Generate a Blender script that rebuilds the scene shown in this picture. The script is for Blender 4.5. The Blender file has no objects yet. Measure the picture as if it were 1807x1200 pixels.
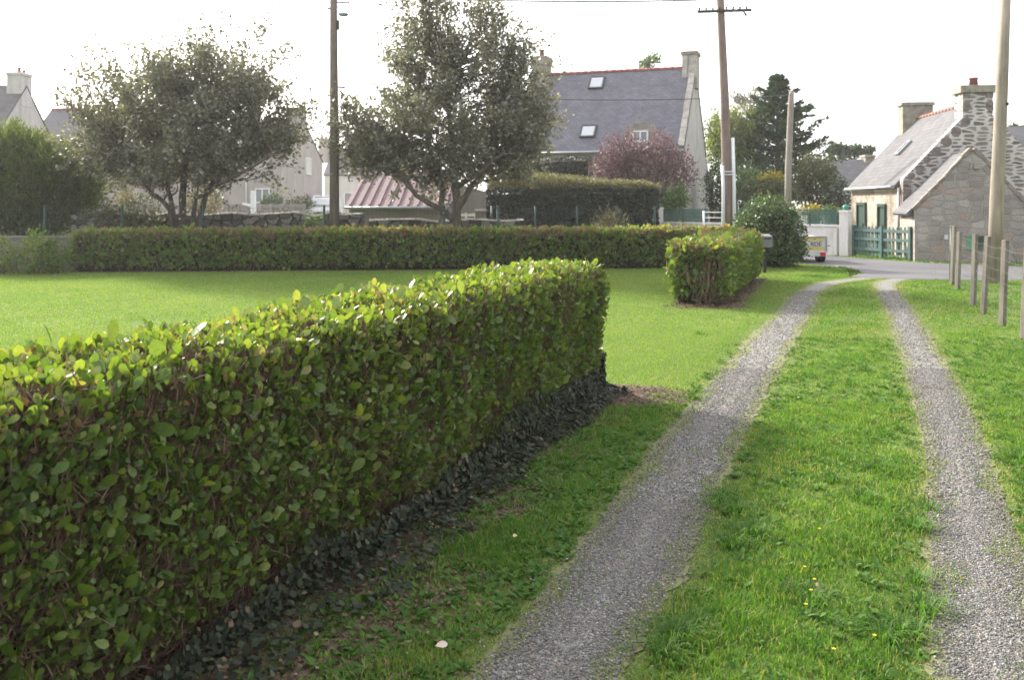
import bpy, math, random
import numpy as np
from mathutils import Vector

SEED = 7
random.seed(SEED)
R = np.random.default_rng(SEED)

# ------------------------------------------------------------------ camera, sky, sun, exposure
C = bpy.context.scene
F, UC, VH, H = 1650.0, 903.5, 358.0, 1.6          # focal length in photo pixels, centre column, horizon row, eye height
cam_d = bpy.data.cameras.new('camera')
cam = bpy.data.objects.new('camera', cam_d)
C.collection.objects.link(cam)
cam.location = (0, 0, H)
cam.rotation_euler = (math.radians(90), 0, 0)
cam_d.sensor_width = 36.0
cam_d.lens = 36.0 * F / 1807.0
cam_d.shift_y = -(600.0 - VH) / 1807.0
cam_d.clip_start = 0.05
cam_d.clip_end = 2000
cam_d.dof.use_dof = True
cam_d.dof.focus_distance = 5.2
cam_d.dof.aperture_fstop = 4.6
C.camera = cam

SUN_EL, SUN_AZ = math.radians(29), math.radians(-40)
w = bpy.data.worlds.new('World')
C.world = w
w.use_nodes = True
nt = w.node_tree
nt.nodes.clear()
sky = nt.nodes.new('ShaderNodeTexSky')
sky.sky_type = 'NISHITA'
sky.sun_disc = False
sky.sun_elevation = SUN_EL
sky.sun_rotation = SUN_AZ
sky.air_density = 1.0
sky.dust_density = 5.0
sky.ozone_density = 1.0
hsv = nt.nodes.new('ShaderNodeHueSaturation')
hsv.inputs['Saturation'].default_value = 0.42
bg = nt.nodes.new('ShaderNodeBackground')
bg.inputs['Strength'].default_value = 0.15
wo = nt.nodes.new('ShaderNodeOutputWorld')
nt.links.new(sky.outputs[0], hsv.inputs['Color'])
veil = nt.nodes.new('ShaderNodeMix')                # thin bright cloud veil over the whole sky
veil.data_type = 'RGBA'
veil.inputs[0].default_value = 0.55
tcw = nt.nodes.new('ShaderNodeTexCoord'); dotn = nt.nodes.new('ShaderNodeVectorMath'); dotn.operation = 'DOT_PRODUCT'
dotn.inputs[1].default_value = (math.sin(SUN_AZ) * 0.8, math.cos(SUN_AZ) * 0.8, 0.25)
mr = nt.nodes.new('ShaderNodeMapRange'); mr.interpolation_type = 'SMOOTHSTEP'
for kk, vv in (('From Min', -0.75), ('From Max', 0.55), ('To Min', 3.6), ('To Max', 7.4)): mr.inputs[kk].default_value = vv
nt.links.new(tcw.outputs['Generated'], dotn.inputs[0]); nt.links.new(dotn.outputs['Value'], mr.inputs['Value'])
nt.links.new(mr.outputs[0], veil.inputs[7])
nt.links.new(hsv.outputs[0], veil.inputs[6])
nt.links.new(veil.outputs[2], bg.inputs['Color'])
nt.links.new(bg.outputs[0], wo.inputs['Surface'])

sd = bpy.data.lights.new('sun', 'SUN')
sd.energy = 3.9
sd.angle = math.radians(5)
sd.color = (1.0, 0.93, 0.80)
sun = bpy.data.objects.new('sun', sd)
C.collection.objects.link(sun)
sdir = Vector((math.sin(SUN_AZ) * math.cos(SUN_EL), math.cos(SUN_AZ) * math.cos(SUN_EL), math.sin(SUN_EL)))
sun.rotation_euler = sdir.to_track_quat('Z', 'Y').to_euler()

C.view_settings.view_transform = 'Standard'
C.view_settings.look = 'None'
C.view_settings.exposure = 1.4
C.view_settings.gamma = 1.0
C.render.engine = 'CYCLES'
C.cycles.use_denoising = True
C.cycles.max_bounces = 8
C.cycles.transparent_max_bounces = 8

# ------------------------------------------------------------------ helpers
def P(u, v, Y):
    """The point at depth Y seen at photo pixel (u, v)."""
    return np.array([(u - UC) * Y / F, Y, H - (v - VH) * Y / F])

def G(u, v):
    Y = F * H / (v - VH)
    return np.array([(u - UC) * Y / F, Y, 0.0])

LOC = {}

def nice(v):
    v = np.asarray(v, float)
    return v / (np.linalg.norm(v) + 1e-12)

def thing(name, label, cat, loc=(0, 0, 0), group=None, kind=None):
    o = bpy.data.objects.new(name, None)
    C.collection.objects.link(o)
    o.empty_display_size = 0.2
    o.location = [float(x) for x in loc]
    LOC[o.name] = np.array(loc, float)
    return tag(o, label, cat, group, kind)

def tag(o, label=None, cat=None, group=None, kind=None):
    if label: o['label'] = label
    if cat: o['category'] = cat
    if group: o['group'] = group
    if kind: o['kind'] = kind
    return o

def link(name, me, mat, parent=None, loc=None):
    o = bpy.data.objects.new(name, me)
    C.collection.objects.link(o)
    if mat is not None:
        for m in (mat if isinstance(mat, (list, tuple)) else [mat]):
            me.materials.append(m)
    if parent is not None:
        o.parent = parent
        LOC[o.name] = LOC[parent.name] if loc is None else np.array(loc, float)
    else:
        LOC[o.name] = np.zeros(3) if loc is None else np.array(loc, float)
        if loc is not None:
            o.location = [float(x) for x in loc]
    return o

def np_mesh(name, V, Fc, mat, parent=None, loc=None, tint=None, smooth=True, mi=None):
    """Fast mesh from arrays: V (n,3) world coordinates, Fc (m,k)."""
    V = np.asarray(V, np.float32)
    Fc = np.asarray(Fc, np.int32)
    if parent is not None:
        V = V - LOC[parent.name].astype(np.float32)
    elif loc is not None:
        V = V - np.asarray(loc, np.float32)
    me = bpy.data.meshes.new(name)
    me.vertices.add(len(V))
    me.vertices.foreach_set('co', V.ravel())
    k = Fc.shape[1]
    me.loops.add(Fc.size)
    me.loops.foreach_set('vertex_index', Fc.ravel())
    me.polygons.add(len(Fc))
    me.polygons.foreach_set('loop_start', np.arange(0, Fc.size, k, dtype=np.int32))
    if mi is not None:
        me.polygons.foreach_set('material_index', np.asarray(mi, np.int32))
    if smooth:
        me.polygons.foreach_set('use_smooth', np.ones(len(Fc), bool))
    if tint is not None:
        a = me.attributes.new('tint', 'FLOAT', 'POINT')
        a.data.foreach_set('value', np.asarray(tint, np.float32))
    me.update()
    return link(name, me, mat, parent, loc)

class MB:
    """Collects simple solids in world coordinates into one mesh with metric UVs."""
    def __init__(self):
        self.v, self.f, self.s = [], [], []

    def poly(self, pts, faces, smooth=False):
        b = len(self.v)
        self.v += [tuple(float(c) for c in p) for p in pts]
        for f in faces:
            self.f.append([b + i for i in f])
            self.s.append(smooth)
        return self

    def hexa(self, p):
        """p: 8 corners, bottom ring 0-3 anticlockwise seen from above, top ring 4-7"""
        return self.poly(p, [(3, 2, 1, 0), (4, 5, 6, 7), (0, 1, 5, 4), (1, 2, 6, 5), (2, 3, 7, 6), (3, 0, 4, 7)])

    def box(self, c, size, ax=(1, 0), taper=1.0):
        """box standing with its base centre at c, size (along ax, across, up)"""
        a = nice((ax[0], ax[1], 0)); b = np.array((-a[1], a[0], 0)); c = np.asarray(c, float)
        x, y, z = size[0] / 2, size[1] / 2, size[2]
        r = [c - a * x - b * y, c + a * x - b * y, c + a * x + b * y, c - a * x + b * y]
        t = [c - (a * x + b * y) * taper, c + (a * x - b * y) * taper, c + (a * x + b * y) * taper, c + (-a * x + b * y) * taper]
        return self.hexa(r + [p + np.array((0, 0, z)) for p in t])

    def bar(self, a, b, wd, ht, up=(0, 0, 1)):
        """rectangular bar from a to b"""
        a = np.asarray(a, float); b = np.asarray(b, float)
        d = nice(b - a); s = np.cross(d, up)
        if np.linalg.norm(s) < 1e-6: s = np.cross(d, (1, 0, 0))
        s = nice(s) * wd / 2; t = nice(np.cross(s, d)) * ht / 2
        q = [-s - t, s - t, s + t, -s + t]
        return self.poly([a + k for k in q] + [b + k for k in q],
                         [(0, 1, 2, 3), (7, 6, 5, 4), (4, 5, 1, 0), (5, 6, 2, 1), (6, 7, 3, 2), (7, 4, 0, 3)])

    def tube(self, pts, rad, n=8, cap=True):
        pts = [np.asarray(p, float) for p in pts]
        if not hasattr(rad, '__len__'): rad = [rad] * len(pts)
        b = len(self.v); ring = []
        ref = np.array((0.31, 0.95, 0.1))
        for i, p in enumerate(pts):
            d = nice(pts[min(i + 1, len(pts) - 1)] - pts[max(i - 1, 0)])
            s = nice(np.cross(d, ref)); t = np.cross(d, s)
            for k in range(n):
                an = 2 * math.pi * k / n
                self.v.append(tuple(p + (s * math.cos(an) + t * math.sin(an)) * rad[i]))
        for i in range(len(pts) - 1):
            for k in range(n):
                a0 = b + i * n + k; a1 = b + i * n + (k + 1) % n
                self.f.append([a0, a1, a1 + n, a0 + n]); self.s.append(True)
        if cap:
            self.f.append([b + k for k in range(n)][::-1]); self.s.append(False)
            e = b + (len(pts) - 1) * n
            self.f.append([e + k for k in range(n)]); self.s.append(False)
        return self

    def ball(self, c, r, n=12, m=8, sc=(1, 1, 1)):
        c = np.asarray(c, float); pts = []
        for i in range(m + 1):
            th = math.pi * i / m
            for k in range(n):
                ph = 2 * math.pi * k / n
                pts.append(c + r * np.array((sc[0] * math.sin(th) * math.cos(ph), sc[1] * math.sin(th) * math.sin(ph), sc[2] * math.cos(th))))
        fs = []
        for i in range(m):
            for k in range(n):
                a, b2 = i * n + k, i * n + (k + 1) % n
                fs.append((a, a + n, b2 + n, b2))
        return self.poly(pts, fs, True)

    def plate(self, pts, th, n=None):
        """flat polygon pts extruded by th along -n (its inner side)"""
        pts = [np.asarray(p, float) for p in pts]
        if n is None: n = nice(np.cross(pts[1] - pts[0], pts[2] - pts[0]))
        n = np.asarray(n, float); k = len(pts)
        fs = [tuple(range(k)), tuple(range(2 * k - 1, k - 1, -1))]
        for i in range(k):
            j = (i + 1) % k
            fs.append((i, k + i, k + j, j))
        return self.poly(pts + [p - n * th for p in pts], fs)

    def build(self, name, mat, parent=None, loc=None, bevel=0.0):
        off = LOC[parent.name] if parent is not None else (np.zeros(3) if loc is None else np.array(loc, float))
        V = np.array(self.v) - off
        me = bpy.data.meshes.new(name)
        me.from_pydata(V.tolist(), [], self.f)
        me.polygons.foreach_set('use_smooth', self.s)
        uv = me.uv_layers.new(name='UVMap')
        W = np.array(self.v)
        dat = np.zeros((len(me.loops), 2))
        i = 0
        for f in self.f:
            p = W[f]
            n = np.zeros(3)
            for a in range(len(f)):
                n += np.cross(p[a], p[(a + 1) % len(f)])
            n = nice(n)
            t = np.cross((0, 0, 1), n)
            t = nice(t) if np.linalg.norm(t) > 0.02 else np.array((1.0, 0, 0))
            b = np.cross(n, t)
            dat[i:i + len(f), 0] = p @ t; dat[i:i + len(f), 1] = p @ b
            i += len(f)
        uv.data.foreach_set('uv', dat.astype(np.float32).ravel())
        me.update()
        o = link(name, me, mat, parent, loc)
        if bevel:
            b = o.modifiers.new('bevel', 'BEVEL'); b.width = bevel; b.segments = 2; b.limit_method = 'ANGLE'
        return o

def text_mesh(txt, size):
    cu = bpy.data.curves.new('lettering', 'FONT')
    cu.body = txt; cu.size = size; cu.extrude = 0.002; cu.align_x = 'RIGHT'
    t = bpy.data.objects.new('lettering_tmp', cu)
    C.collection.objects.link(t)
    bpy.context.view_layer.update()
    me = bpy.data.meshes.new_from_object(t.evaluated_get(bpy.context.evaluated_depsgraph_get()))
    me.materials.clear()
    bpy.data.objects.remove(t)
    return me

# ------------------------------------------------------------------ materials
class NM:
    def __init__(self, name):
        self.m = bpy.data.materials.new(name); self.m.use_nodes = True
        self.t = self.m.node_tree
        self.t.nodes.clear()
        self.out = self.t.nodes.new('ShaderNodeOutputMaterial')
    def n(self, typ, **kw):
        x = self.t.nodes.new('ShaderNode' + typ)
        for k, v in kw.items():
            if k.startswith('i_'):
                key = k[2:].replace('_', ' ')
                x.inputs[key].default_value = v
            else:
                setattr(x, k, v)
        return x
    def l(self, a, b): self.t.links.new(a, b)
    def ramp(self, fac, stops, interp='LINEAR'):
        r = self.n('ValToRGB'); e = r.color_ramp.elements
        r.color_ramp.interpolation = interp
        while len(e) < len(stops): e.new(0.5)
        for i, (p, c) in enumerate(stops):
            e[i].position = p
            e[i].color = (c[0], c[1], c[2], 1) if hasattr(c, '__len__') else (c, c, c, 1)
        self.l(fac, r.inputs[0]); return r.outputs[0]
    def mix(self, fac, a, b, mode='MIX'):
        x = self.n('Mix', data_type='RGBA', blend_type=mode)
        for s, val in ((x.inputs[0], fac), (x.inputs[6], a), (x.inputs[7], b)):
            if hasattr(val, 'links'): self.l(val, s)
            elif hasattr(val, '__len__'): s.default_value = (val[0], val[1], val[2], 1)
            else: s.default_value = val
        return x.outputs[2]
    def coord(self, uv=False, scale=(1, 1, 1)):
        tc = self.n('TexCoord'); mp = self.n('Mapping')
        mp.inputs['Scale'].default_value = scale
        self.l(tc.outputs['UV' if uv else 'Object'], mp.inputs[0]); return mp.outputs[0]
    def noise(self, vec, scale, detail=4, rough=0.55, dist=0.0):
        x = self.n('TexNoise'); x.inputs['Scale'].default_value = scale
        x.inputs['Detail'].default_value = detail; x.inputs['Roughness'].default_value = rough
        x.inputs['Distortion'].default_value = dist
        self.l(vec, x.inputs['Vector']); return x.outputs['Fac']
    def bump(self, h, strength, dist=0.02):
        b = self.n('Bump'); b.inputs['Strength'].default_value = strength; b.inputs['Distance'].default_value = dist
        self.l(h, b.inputs['Height']); return b.outputs[0]
    def finish(self, col, rough=0.8, nrm=None, metal=0.0, spec=0.5, alpha=None):
        p = self.n('BsdfPrincipled')
        if hasattr(col, 'links'): self.l(col, p.inputs['Base Color'])
        else: p.inputs['Base Color'].default_value = (*col, 1)
        if hasattr(rough, 'links'): self.l(rough, p.inputs['Roughness'])
        else: p.inputs['Roughness'].default_value = rough
        p.inputs['Metallic'].default_value = metal
        p.inputs['Specular IOR Level'].default_value = spec
        if nrm is not None: self.l(nrm, p.inputs['Normal'])
        if alpha is not None: p.inputs['Alpha'].default_value = alpha
        self.l(p.outputs[0], self.out.inputs[0]); return self.m

def leaf_mat(name, stops, trans=0.35, rough=0.45, spec=0.4, tcol=(1.25, 1.35, 0.6), spots=0):
    k = NM(name)
    a = k.n('Attribute', attribute_name='tint')
    col = k.ramp(a.outputs['Fac'], stops)
    if spots:
        v = k.coord(False); n1 = k.noise(v, spots, 5, 0.7); n2 = k.noise(v, spots * 0.23, 3)
        col = k.mix(0.75, col, k.ramp(n1, [(0.28, 0.72), (0.5, 1.08), (0.75, 1.4)]), 'MULTIPLY')
        col = k.mix(k.ramp(n2, [(0.60, 0.0), (0.72, 0.35)]), col, (0.17, 0.15, 0.05))
    p = k.n('BsdfPrincipled'); k.l(col, p.inputs['Base Color'])
    p.inputs['Roughness'].default_value = rough; p.inputs['Specular IOR Level'].default_value = spec
    t = k.n('BsdfTranslucent')
    k.l(k.mix(1.0, col, tcol, 'MULTIPLY'), t.inputs[0])
    mx = k.n('MixShader'); mx.inputs[0].default_value = trans
    k.l(p.outputs[0], mx.inputs[1]); k.l(t.outputs[0], mx.inputs[2]); k.l(mx.outputs[0], k.out.inputs[0])
    return k.m

def plain(name, col, rough=0.7, var=0.25, scale=6.0, bump=0.15, metal=0.0, spec=0.4, stretch=(1, 1, 1), dirt=None):
    k = NM(name); v = k.coord(False, stretch)
    n = k.noise(v, scale, 6, 0.6)
    lo = tuple(c * (1 - var) for c in col); hi = tuple(min(1, c * (1 + var)) for c in col)
    c = k.ramp(n, [(0.3, lo), (0.7, hi)])
    if dirt:
        n2 = k.noise(k.coord(False, (1, 1, 0.35)), scale * 0.35, 5, 0.65)
        c = k.mix(k.ramp(n2, [(0.48, 0.0), (0.7, dirt[1])]), c, dirt[0])
    return k.finish(c, rough, k.bump(n, bump, 0.01) if bump else None, metal, spec)

def rubble(name, stones, mortar, sx, sy, joint, seed=0.0, bump=0.6, warp=0.25, rnd=0.62):
    k = NM(name); v = k.coord(True, (1, 1, 1))
    add = k.n('VectorMath', operation='ADD')
    nz = k.n('TexNoise'); nz.inputs['Scale'].default_value = 5.0; k.l(v, nz.inputs['Vector'])
    sc = k.n('VectorMath', operation='SCALE'); sc.inputs['Scale'].default_value = warp
    k.l(nz.outputs['Color'], sc.inputs[0]); k.l(v, add.inputs[0]); k.l(sc.outputs[0], add.inputs[1])
    mp = k.n('Mapping'); mp.inputs['Scale'].default_value = (sx, sy, 1); mp.inputs['Location'].default_value = (seed, seed * 1.7, 0)
    k.l(add.outputs[0], mp.inputs[0])
    vo = k.n('TexVoronoi', feature='F1'); vo.voronoi_dimensions = '2D'; vo.inputs['Scale'].default_value = 1; vo.inputs['Randomness'].default_value = rnd
    ve = k.n('TexVoronoi', feature='DISTANCE_TO_EDGE'); ve.voronoi_dimensions = '2D'; ve.inputs['Scale'].default_value = 1; ve.inputs['Randomness'].default_value = rnd
    k.l(mp.outputs[0], vo.inputs['Vector']); k.l(mp.outputs[0], ve.inputs['Vector'])
    sp = k.n('SeparateColor'); k.l(vo.outputs['Color'], sp.inputs[0])
    st = k.ramp(sp.outputs[0], stones)
    fine = k.noise(v, 26, 6, 0.65)
    st = k.mix(0.75, st, k.ramp(fine, [(0.25, 0.45), (0.75, 1.5)]), 'MULTIPLY')
    jn = k.noise(v, 9, 3)
    j = k.n('Math', operation='ADD'); k.l(ve.outputs['Distance'], j.inputs[0])
    jm = k.n('Math', operation='MULTIPLY_ADD'); k.l(jn, jm.inputs[0]); jm.inputs[1].default_value = -joint * 1.4; jm.inputs[2].default_value = joint * 0.7
    k.l(jm.outputs[0], j.inputs[1])
    mask = k.ramp(j.outputs[0], [(joint * 0.75, 0.0), (joint * 1.35, 1.0)])
    mo = k.ramp(fine, [(0.3, tuple(c * 0.8 for c in mortar)), (0.7, mortar)])
    big = k.noise(v, 0.9, 5, 0.6)
    col = k.mix(mask, mo, st)
    col = k.mix(0.5, col, k.ramp(big, [(0.3, 0.6), (0.7, 1.25)]), 'MULTIPLY')
    hgt = k.mix(0.3, mask, fine)
    return k.finish(col, 0.9, k.bump(hgt, bump, 0.03), 0, 0.2)

def tiles(name, c1, c2, joint, bw, bh, rough=0.6, bump=0.5, lich=None):
    k = NM(name); v = k.coord(True)
    b = k.n('TexBrick'); b.inputs['Scale'].default_value = 1
    b.inputs['Brick Width'].default_value = bw; b.inputs['Row Height'].default_value = bh
    b.inputs['Mortar Size'].default_value = min(bw, bh) * 0.055; b.inputs['Mortar Smooth'].default_value = 0.3
    b.inputs['Color1'].default_value = (*c1, 1); b.inputs['Color2'].default_value = (*c2, 1); b.inputs['Mortar'].default_value = (*joint, 1)
    k.l(v, b.inputs['Vector'])
    n = k.noise(v, 1.4, 6, 0.65)
    c = k.mix(0.6, b.outputs['Color'], k.ramp(n, [(0.3, 0.65), (0.7, 1.3)]), 'MULTIPLY')
    if lich:
        n2 = k.noise(v, 7, 6, 0.7)
        c = k.mix(k.ramp(n2, [(0.58, 0.0), (0.72, 0.55)]), c, lich)
    return k.finish(c, rough, k.bump(b.outputs['Fac'], -bump, 0.02), 0, 0.4)

def render_wall(name, col, streak, amt=0.5, scale=1.2):
    k = NM(name); v = k.coord(True, (2.2, 0.35, 1)); v2 = k.coord(True)
    n = k.noise(v, scale, 6, 0.65, 0.4); f = k.noise(v2, 18, 5, 0.6); g = k.noise(v2, 1.1, 4)
    c = k.mix(k.ramp(n, [(0.45, 0.0), (0.72, amt)]), col, streak)
    c = k.mix(0.35, c, k.ramp(f, [(0.3, 0.75), (0.7, 1.2)]), 'MULTIPLY')
    c = k.mix(0.4, c, k.ramp(g, [(0.3, 0.75), (0.7, 1.2)]), 'MULTIPLY')
    return k.finish(c, 0.92, k.bump(f, 0.25, 0.01), 0, 0.2)

def wood(name, c1, c2, rough=0.85, sc=(14, 14, 1.2)):
    k = NM(name); v = k.coord(False, sc)
    n = k.noise(v, 1.0, 7, 0.7, 0.3); g = k.noise(k.coord(False, (1, 1, 1)), 1.6, 4)
    c = k.ramp(n, [(0.3, c1), (0.7, c2)])
    c = k.mix(0.5, c, k.ramp(g, [(0.3, 0.65), (0.7, 1.3)]), 'MULTIPLY')
    return k.finish(c, rough, k.bump(n, 0.5, 0.01), 0, 0.25)

M = {}
M['hedge_leaf'] = leaf_mat('hedge_leaf', [(0.0, (0.036, 0.070, 0.018)), (0.45, (0.094, 0.152, 0.034)), (0.8, (0.175, 0.220, 0.052)), (0.93, (0.27, 0.29, 0.075)), (0.95, (0.20, 0.135, 0.090)), (1.0, (0.15, 0.095, 0.065))], 0.38, 0.42, 0.4, (1.5, 1.55, 0.5), 75)
M['hedge_leaf_far'] = leaf_mat('hedge_leaf_far', [(0.0, (0.060, 0.100, 0.026)), (0.5, (0.115, 0.195, 0.042)), (0.82, (0.24, 0.285, 0.072)), (0.86, (0.160, 0.115, 0.080)), (1.0, (0.235, 0.175, 0.130))], 0.42, 0.45, 0.4, (1.5, 1.5, 0.5))
M['twig'] = wood('twig_bark', (0.090, 0.052, 0.038), (0.25, 0.165, 0.122))
M['core'] = plain('hedge_shade_core', (0.020, 0.016, 0.010), 0.95, 0.5, 14, 0.4)  # near-black: the shade deep inside a hedge put into the colour
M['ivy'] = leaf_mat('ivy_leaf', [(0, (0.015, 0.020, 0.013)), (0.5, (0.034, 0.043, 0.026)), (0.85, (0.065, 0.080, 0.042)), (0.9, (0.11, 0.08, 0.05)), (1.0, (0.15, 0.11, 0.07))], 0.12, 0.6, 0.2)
M['litter'] = leaf_mat('dead_leaf', [(0, (0.060, 0.036, 0.024)), (0.6, (0.150, 0.095, 0.065)), (1.0, (0.33, 0.26, 0.17))], 0.15, 0.7, 0.3, (1.2, 1.0, 0.7))
M['grass'] = leaf_mat('grass_blade', [(0, (0.042, 0.105, 0.020)), (0.45, (0.098, 0.200, 0.034)), (0.8, (0.172, 0.275, 0.050)), (0.92, (0.28, 0.29, 0.105)), (1.0, (0.38, 0.31, 0.17))], 0.42, 0.6, 0.2, (1.2, 1.35, 0.5))
M['bark'] = wood('tree_bark', (0.055, 0.045, 0.038), (0.17, 0.145, 0.12), 0.9, (10, 10, 2))
M['tree_leaf'] = leaf_mat('grey_green_leaf', [(0, (0.095, 0.096, 0.075)), (0.55, (0.165, 0.166, 0.138)), (0.85, (0.235, 0.230, 0.20)), (1.0, (0.36, 0.35, 0.325))], 0.33, 0.5, 0.4, (1.2, 1.2, 0.6))
M['tamarisk'] = leaf_mat('feathery_green', [(0, (0.045, 0.070, 0.024)), (0.6, (0.135, 0.165, 0.058)), (1.0, (0.28, 0.29, 0.11))], 0.42, 0.6, 0.2)
M['purple'] = leaf_mat('purple_leaf', [(0, (0.075, 0.050, 0.053)), (0.6, (0.150, 0.098, 0.102)), (1.0, (0.26, 0.19, 0.185))], 0.3, 0.5, 0.3, (1.2, 0.85, 0.95))
M['dark_leaf'] = leaf_mat('dark_glossy_leaf', [(0, (0.012, 0.020, 0.012)), (0.6, (0.030, 0.045, 0.025)), (0.88, (0.060, 0.075, 0.042)), (1.0, (0.17, 0.17, 0.13))], 0.12, 0.4, 0.5)
M['brown_tip'] = leaf_mat('brown_shoot', [(0, (0.10, 0.092, 0.055)), (0.6, (0.19, 0.175, 0.105)), (1.0, (0.30, 0.28, 0.17))], 0.3, 0.6, 0.3)
M['bush_leaf'] = leaf_mat('round_bush_leaf', [(0, (0.024, 0.050, 0.018)), (0.6, (0.070, 0.115, 0.040)), (1.0, (0.165, 0.21, 0.08))], 0.3, 0.4, 0.5)
M['willow'] = leaf_mat('willow_leaf', [(0, (0.085, 0.110, 0.036)), (0.6, (0.16, 0.19, 0.06)), (1.0, (0.27, 0.28, 0.10))], 0.4, 0.5, 0.3)
M['conifer'] = leaf_mat('conifer_needles', [(0, (0.024, 0.042, 0.024)), (0.7, (0.055, 0.088, 0.045)), (1.0, (0.12, 0.155, 0.065))], 0.2, 0.6, 0.2)
M['olive_leaf'] = leaf_mat('olive_shrub_leaf', [(0, (0.042, 0.050, 0.022)), (0.6, (0.085, 0.092, 0.044)), (1.0, (0.16, 0.16, 0.09))], 0.25, 0.5, 0.3)
M['light_leaf'] = leaf_mat('light_green_leaf', [(0, (0.045, 0.085, 0.024)), (0.6, (0.10, 0.16, 0.045)), (1.0, (0.26, 0.30, 0.16))], 0.35, 0.45, 0.4)
M['yellow_leaf'] = leaf_mat('yellow_leaf', [(0, (0.10, 0.12, 0.025)), (0.5, (0.32, 0.26, 0.03)), (1.0, (0.62, 0.46, 0.04))], 0.35, 0.5, 0.3)
M['rust_leaf'] = leaf_mat('rusty_leaf', [(0, (0.10, 0.085, 0.035)), (1.0, (0.22, 0.18, 0.08))], 0.25, 0.5, 0.3)
M['petal'] = plain('yellow_petal', (0.85, 0.62, 0.03), 0.5, 0.1, 5, 0)
M['slate'] = tiles('slate_roof', (0.135, 0.130, 0.165), (0.100, 0.098, 0.125), (0.050, 0.050, 0.062), 0.24, 0.13, 0.55, 0.6, (0.19, 0.185, 0.19))
M['slate_light'] = tiles('pale_slate_roof', (0.120, 0.117, 0.126), (0.090, 0.088, 0.096), (0.055, 0.055, 0.062), 0.28, 0.17, 0.85, 0.5, (0.15, 0.143, 0.13))
M['slate_dark'] = tiles('dark_slate_roof', (0.085, 0.085, 0.10), (0.065, 0.065, 0.08), (0.04, 0.04, 0.05), 0.28, 0.16)
M['metal_roof'] = plain('pink_sheet_roof', (0.135, 0.082, 0.092), 0.7, 0.25, 1.2, 0.0, 0, 0.4, (1, 1, 1), ((0.19, 0.135, 0.14), 0.5))
M['red_ridge'] = plain('red_ridge_tile', (0.33, 0.115, 0.085), 0.8, 0.3, 9, 0.2)
M['orange_ridge'] = plain('orange_ridge_tile', (0.27, 0.13, 0.10), 0.8, 0.3, 9, 0.2)
M['white_wall'] = render_wall('white_render', (0.60, 0.58, 0.57), (0.40, 0.38, 0.36), 0.5)
M['gable_white'] = render_wall('weathered_white_render', (0.52, 0.49, 0.49), (0.31, 0.28, 0.27), 0.65)
M['beige_wall'] = render_wall('beige_render', (0.42, 0.37, 0.36), (0.31, 0.26, 0.265), 0.6, 0.8)
M['grey_wall'] = render_wall('grey_block_wall', (0.22, 0.20, 0.19), (0.13, 0.12, 0.115), 0.6)
M['garden_wall'] = render_wall('chipped_white_paint', (0.66, 0.64, 0.63), (0.36, 0.33, 0.31), 0.55, 2.2)
M['mortar_stone'] = rubble('stone_with_white_joints', [(0.0, (0.135, 0.118, 0.112)), (0.5, (0.21, 0.185, 0.17)), (1.0, (0.30, 0.26, 0.23))], (0.60, 0.57, 0.555), 2.9, 9.0, 0.17, 0.0, 0.5, 0.06, 0.75)
M['barn_stone'] = rubble('grey_granite_rubble', [(0.0, (0.24, 0.215, 0.195)), (0.35, (0.31, 0.285, 0.265)), (0.7, (0.38, 0.35, 0.325)), (0.92, (0.34, 0.26, 0.22)), (1.0, (0.28, 0.235, 0.21))], (0.35, 0.325, 0.30), 2.9, 5.6, 0.07, 3.1, 0.9, 0.10)
M['warm_stone'] = rubble('warm_granite_front', [(0.0, (0.27, 0.215, 0.175)), (0.5, (0.37, 0.31, 0.26)), (1.0, (0.45, 0.39, 0.33))], (0.44, 0.38, 0.32), 2.6, 4.8, 0.10, 8.0, 0.5, 0.2)
M['dry_stone'] = rubble('dry_stone_wall', [(0.0, (0.075, 0.070, 0.062)), (0.5, (0.145, 0.135, 0.12)), (1.0, (0.25, 0.235, 0.215))], (0.045, 0.041, 0.034), 3.4, 6.2, 0.07, 5.0, 1.0, 0.2)
M['quoin'] = plain('dressed_granite', (0.185, 0.155, 0.145), 0.9, 0.4, 8, 0.5)
M['chimney_stone'] = plain('chimney_granite', (0.26, 0.235, 0.205), 0.9, 0.35, 5, 0.5, 0, 0.2, (1, 1, 1), ((0.36, 0.33, 0.22), 0.6))
M['coping'] = plain('pale_coping_stone', (0.42, 0.39, 0.36), 0.9, 0.3, 5, 0.4, 0, 0.2, (1, 1, 1), ((0.25, 0.22, 0.16), 0.7))
M['barn_cope'] = plain('weathered_coping_stone', (0.20, 0.175, 0.155), 0.95, 0.45, 7, 0.6)
M['pot'] = plain('terracotta_pot', (0.22, 0.085, 0.065), 0.8, 0.3, 12, 0.2)
M['zinc'] = plain('zinc_gutter', (0.30, 0.31, 0.33), 0.45, 0.2, 4, 0, 0.6)
M['white_paint'] = plain('white_paint', (0.74, 0.74, 0.75), 0.5, 0.06, 5, 0)
M['white_pvc'] = plain('white_plastic_pipe', (0.72, 0.74, 0.78), 0.4, 0.06, 5, 0)
M['dark_frame'] = plain('dark_window_frame', (0.060, 0.055, 0.055), 0.5, 0.2, 5, 0)
M['green_paint'] = plain('blue_green_paint', (0.055, 0.115, 0.105), 0.6, 0.3, 7, 0.15)
M['door_green'] = plain('bottle_green_paint', (0.022, 0.050, 0.040), 0.5, 0.25, 5, 0)
M['shutter_green'] = plain('bright_green_paint', (0.075, 0.26, 0.135), 0.5, 0.2, 5, 0)
M['ball_green'] = plain('turquoise_glazed_ball', (0.05, 0.23, 0.175), 0.25, 0.15, 5, 0)
M['wire_green'] = plain('green_coated_wire', (0.018, 0.048, 0.040), 0.5, 0.1, 5, 0)
M['wire'] = plain('galvanised_wire', (0.22, 0.22, 0.21), 0.5, 0.1, 5, 0, 0.5)
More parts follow.
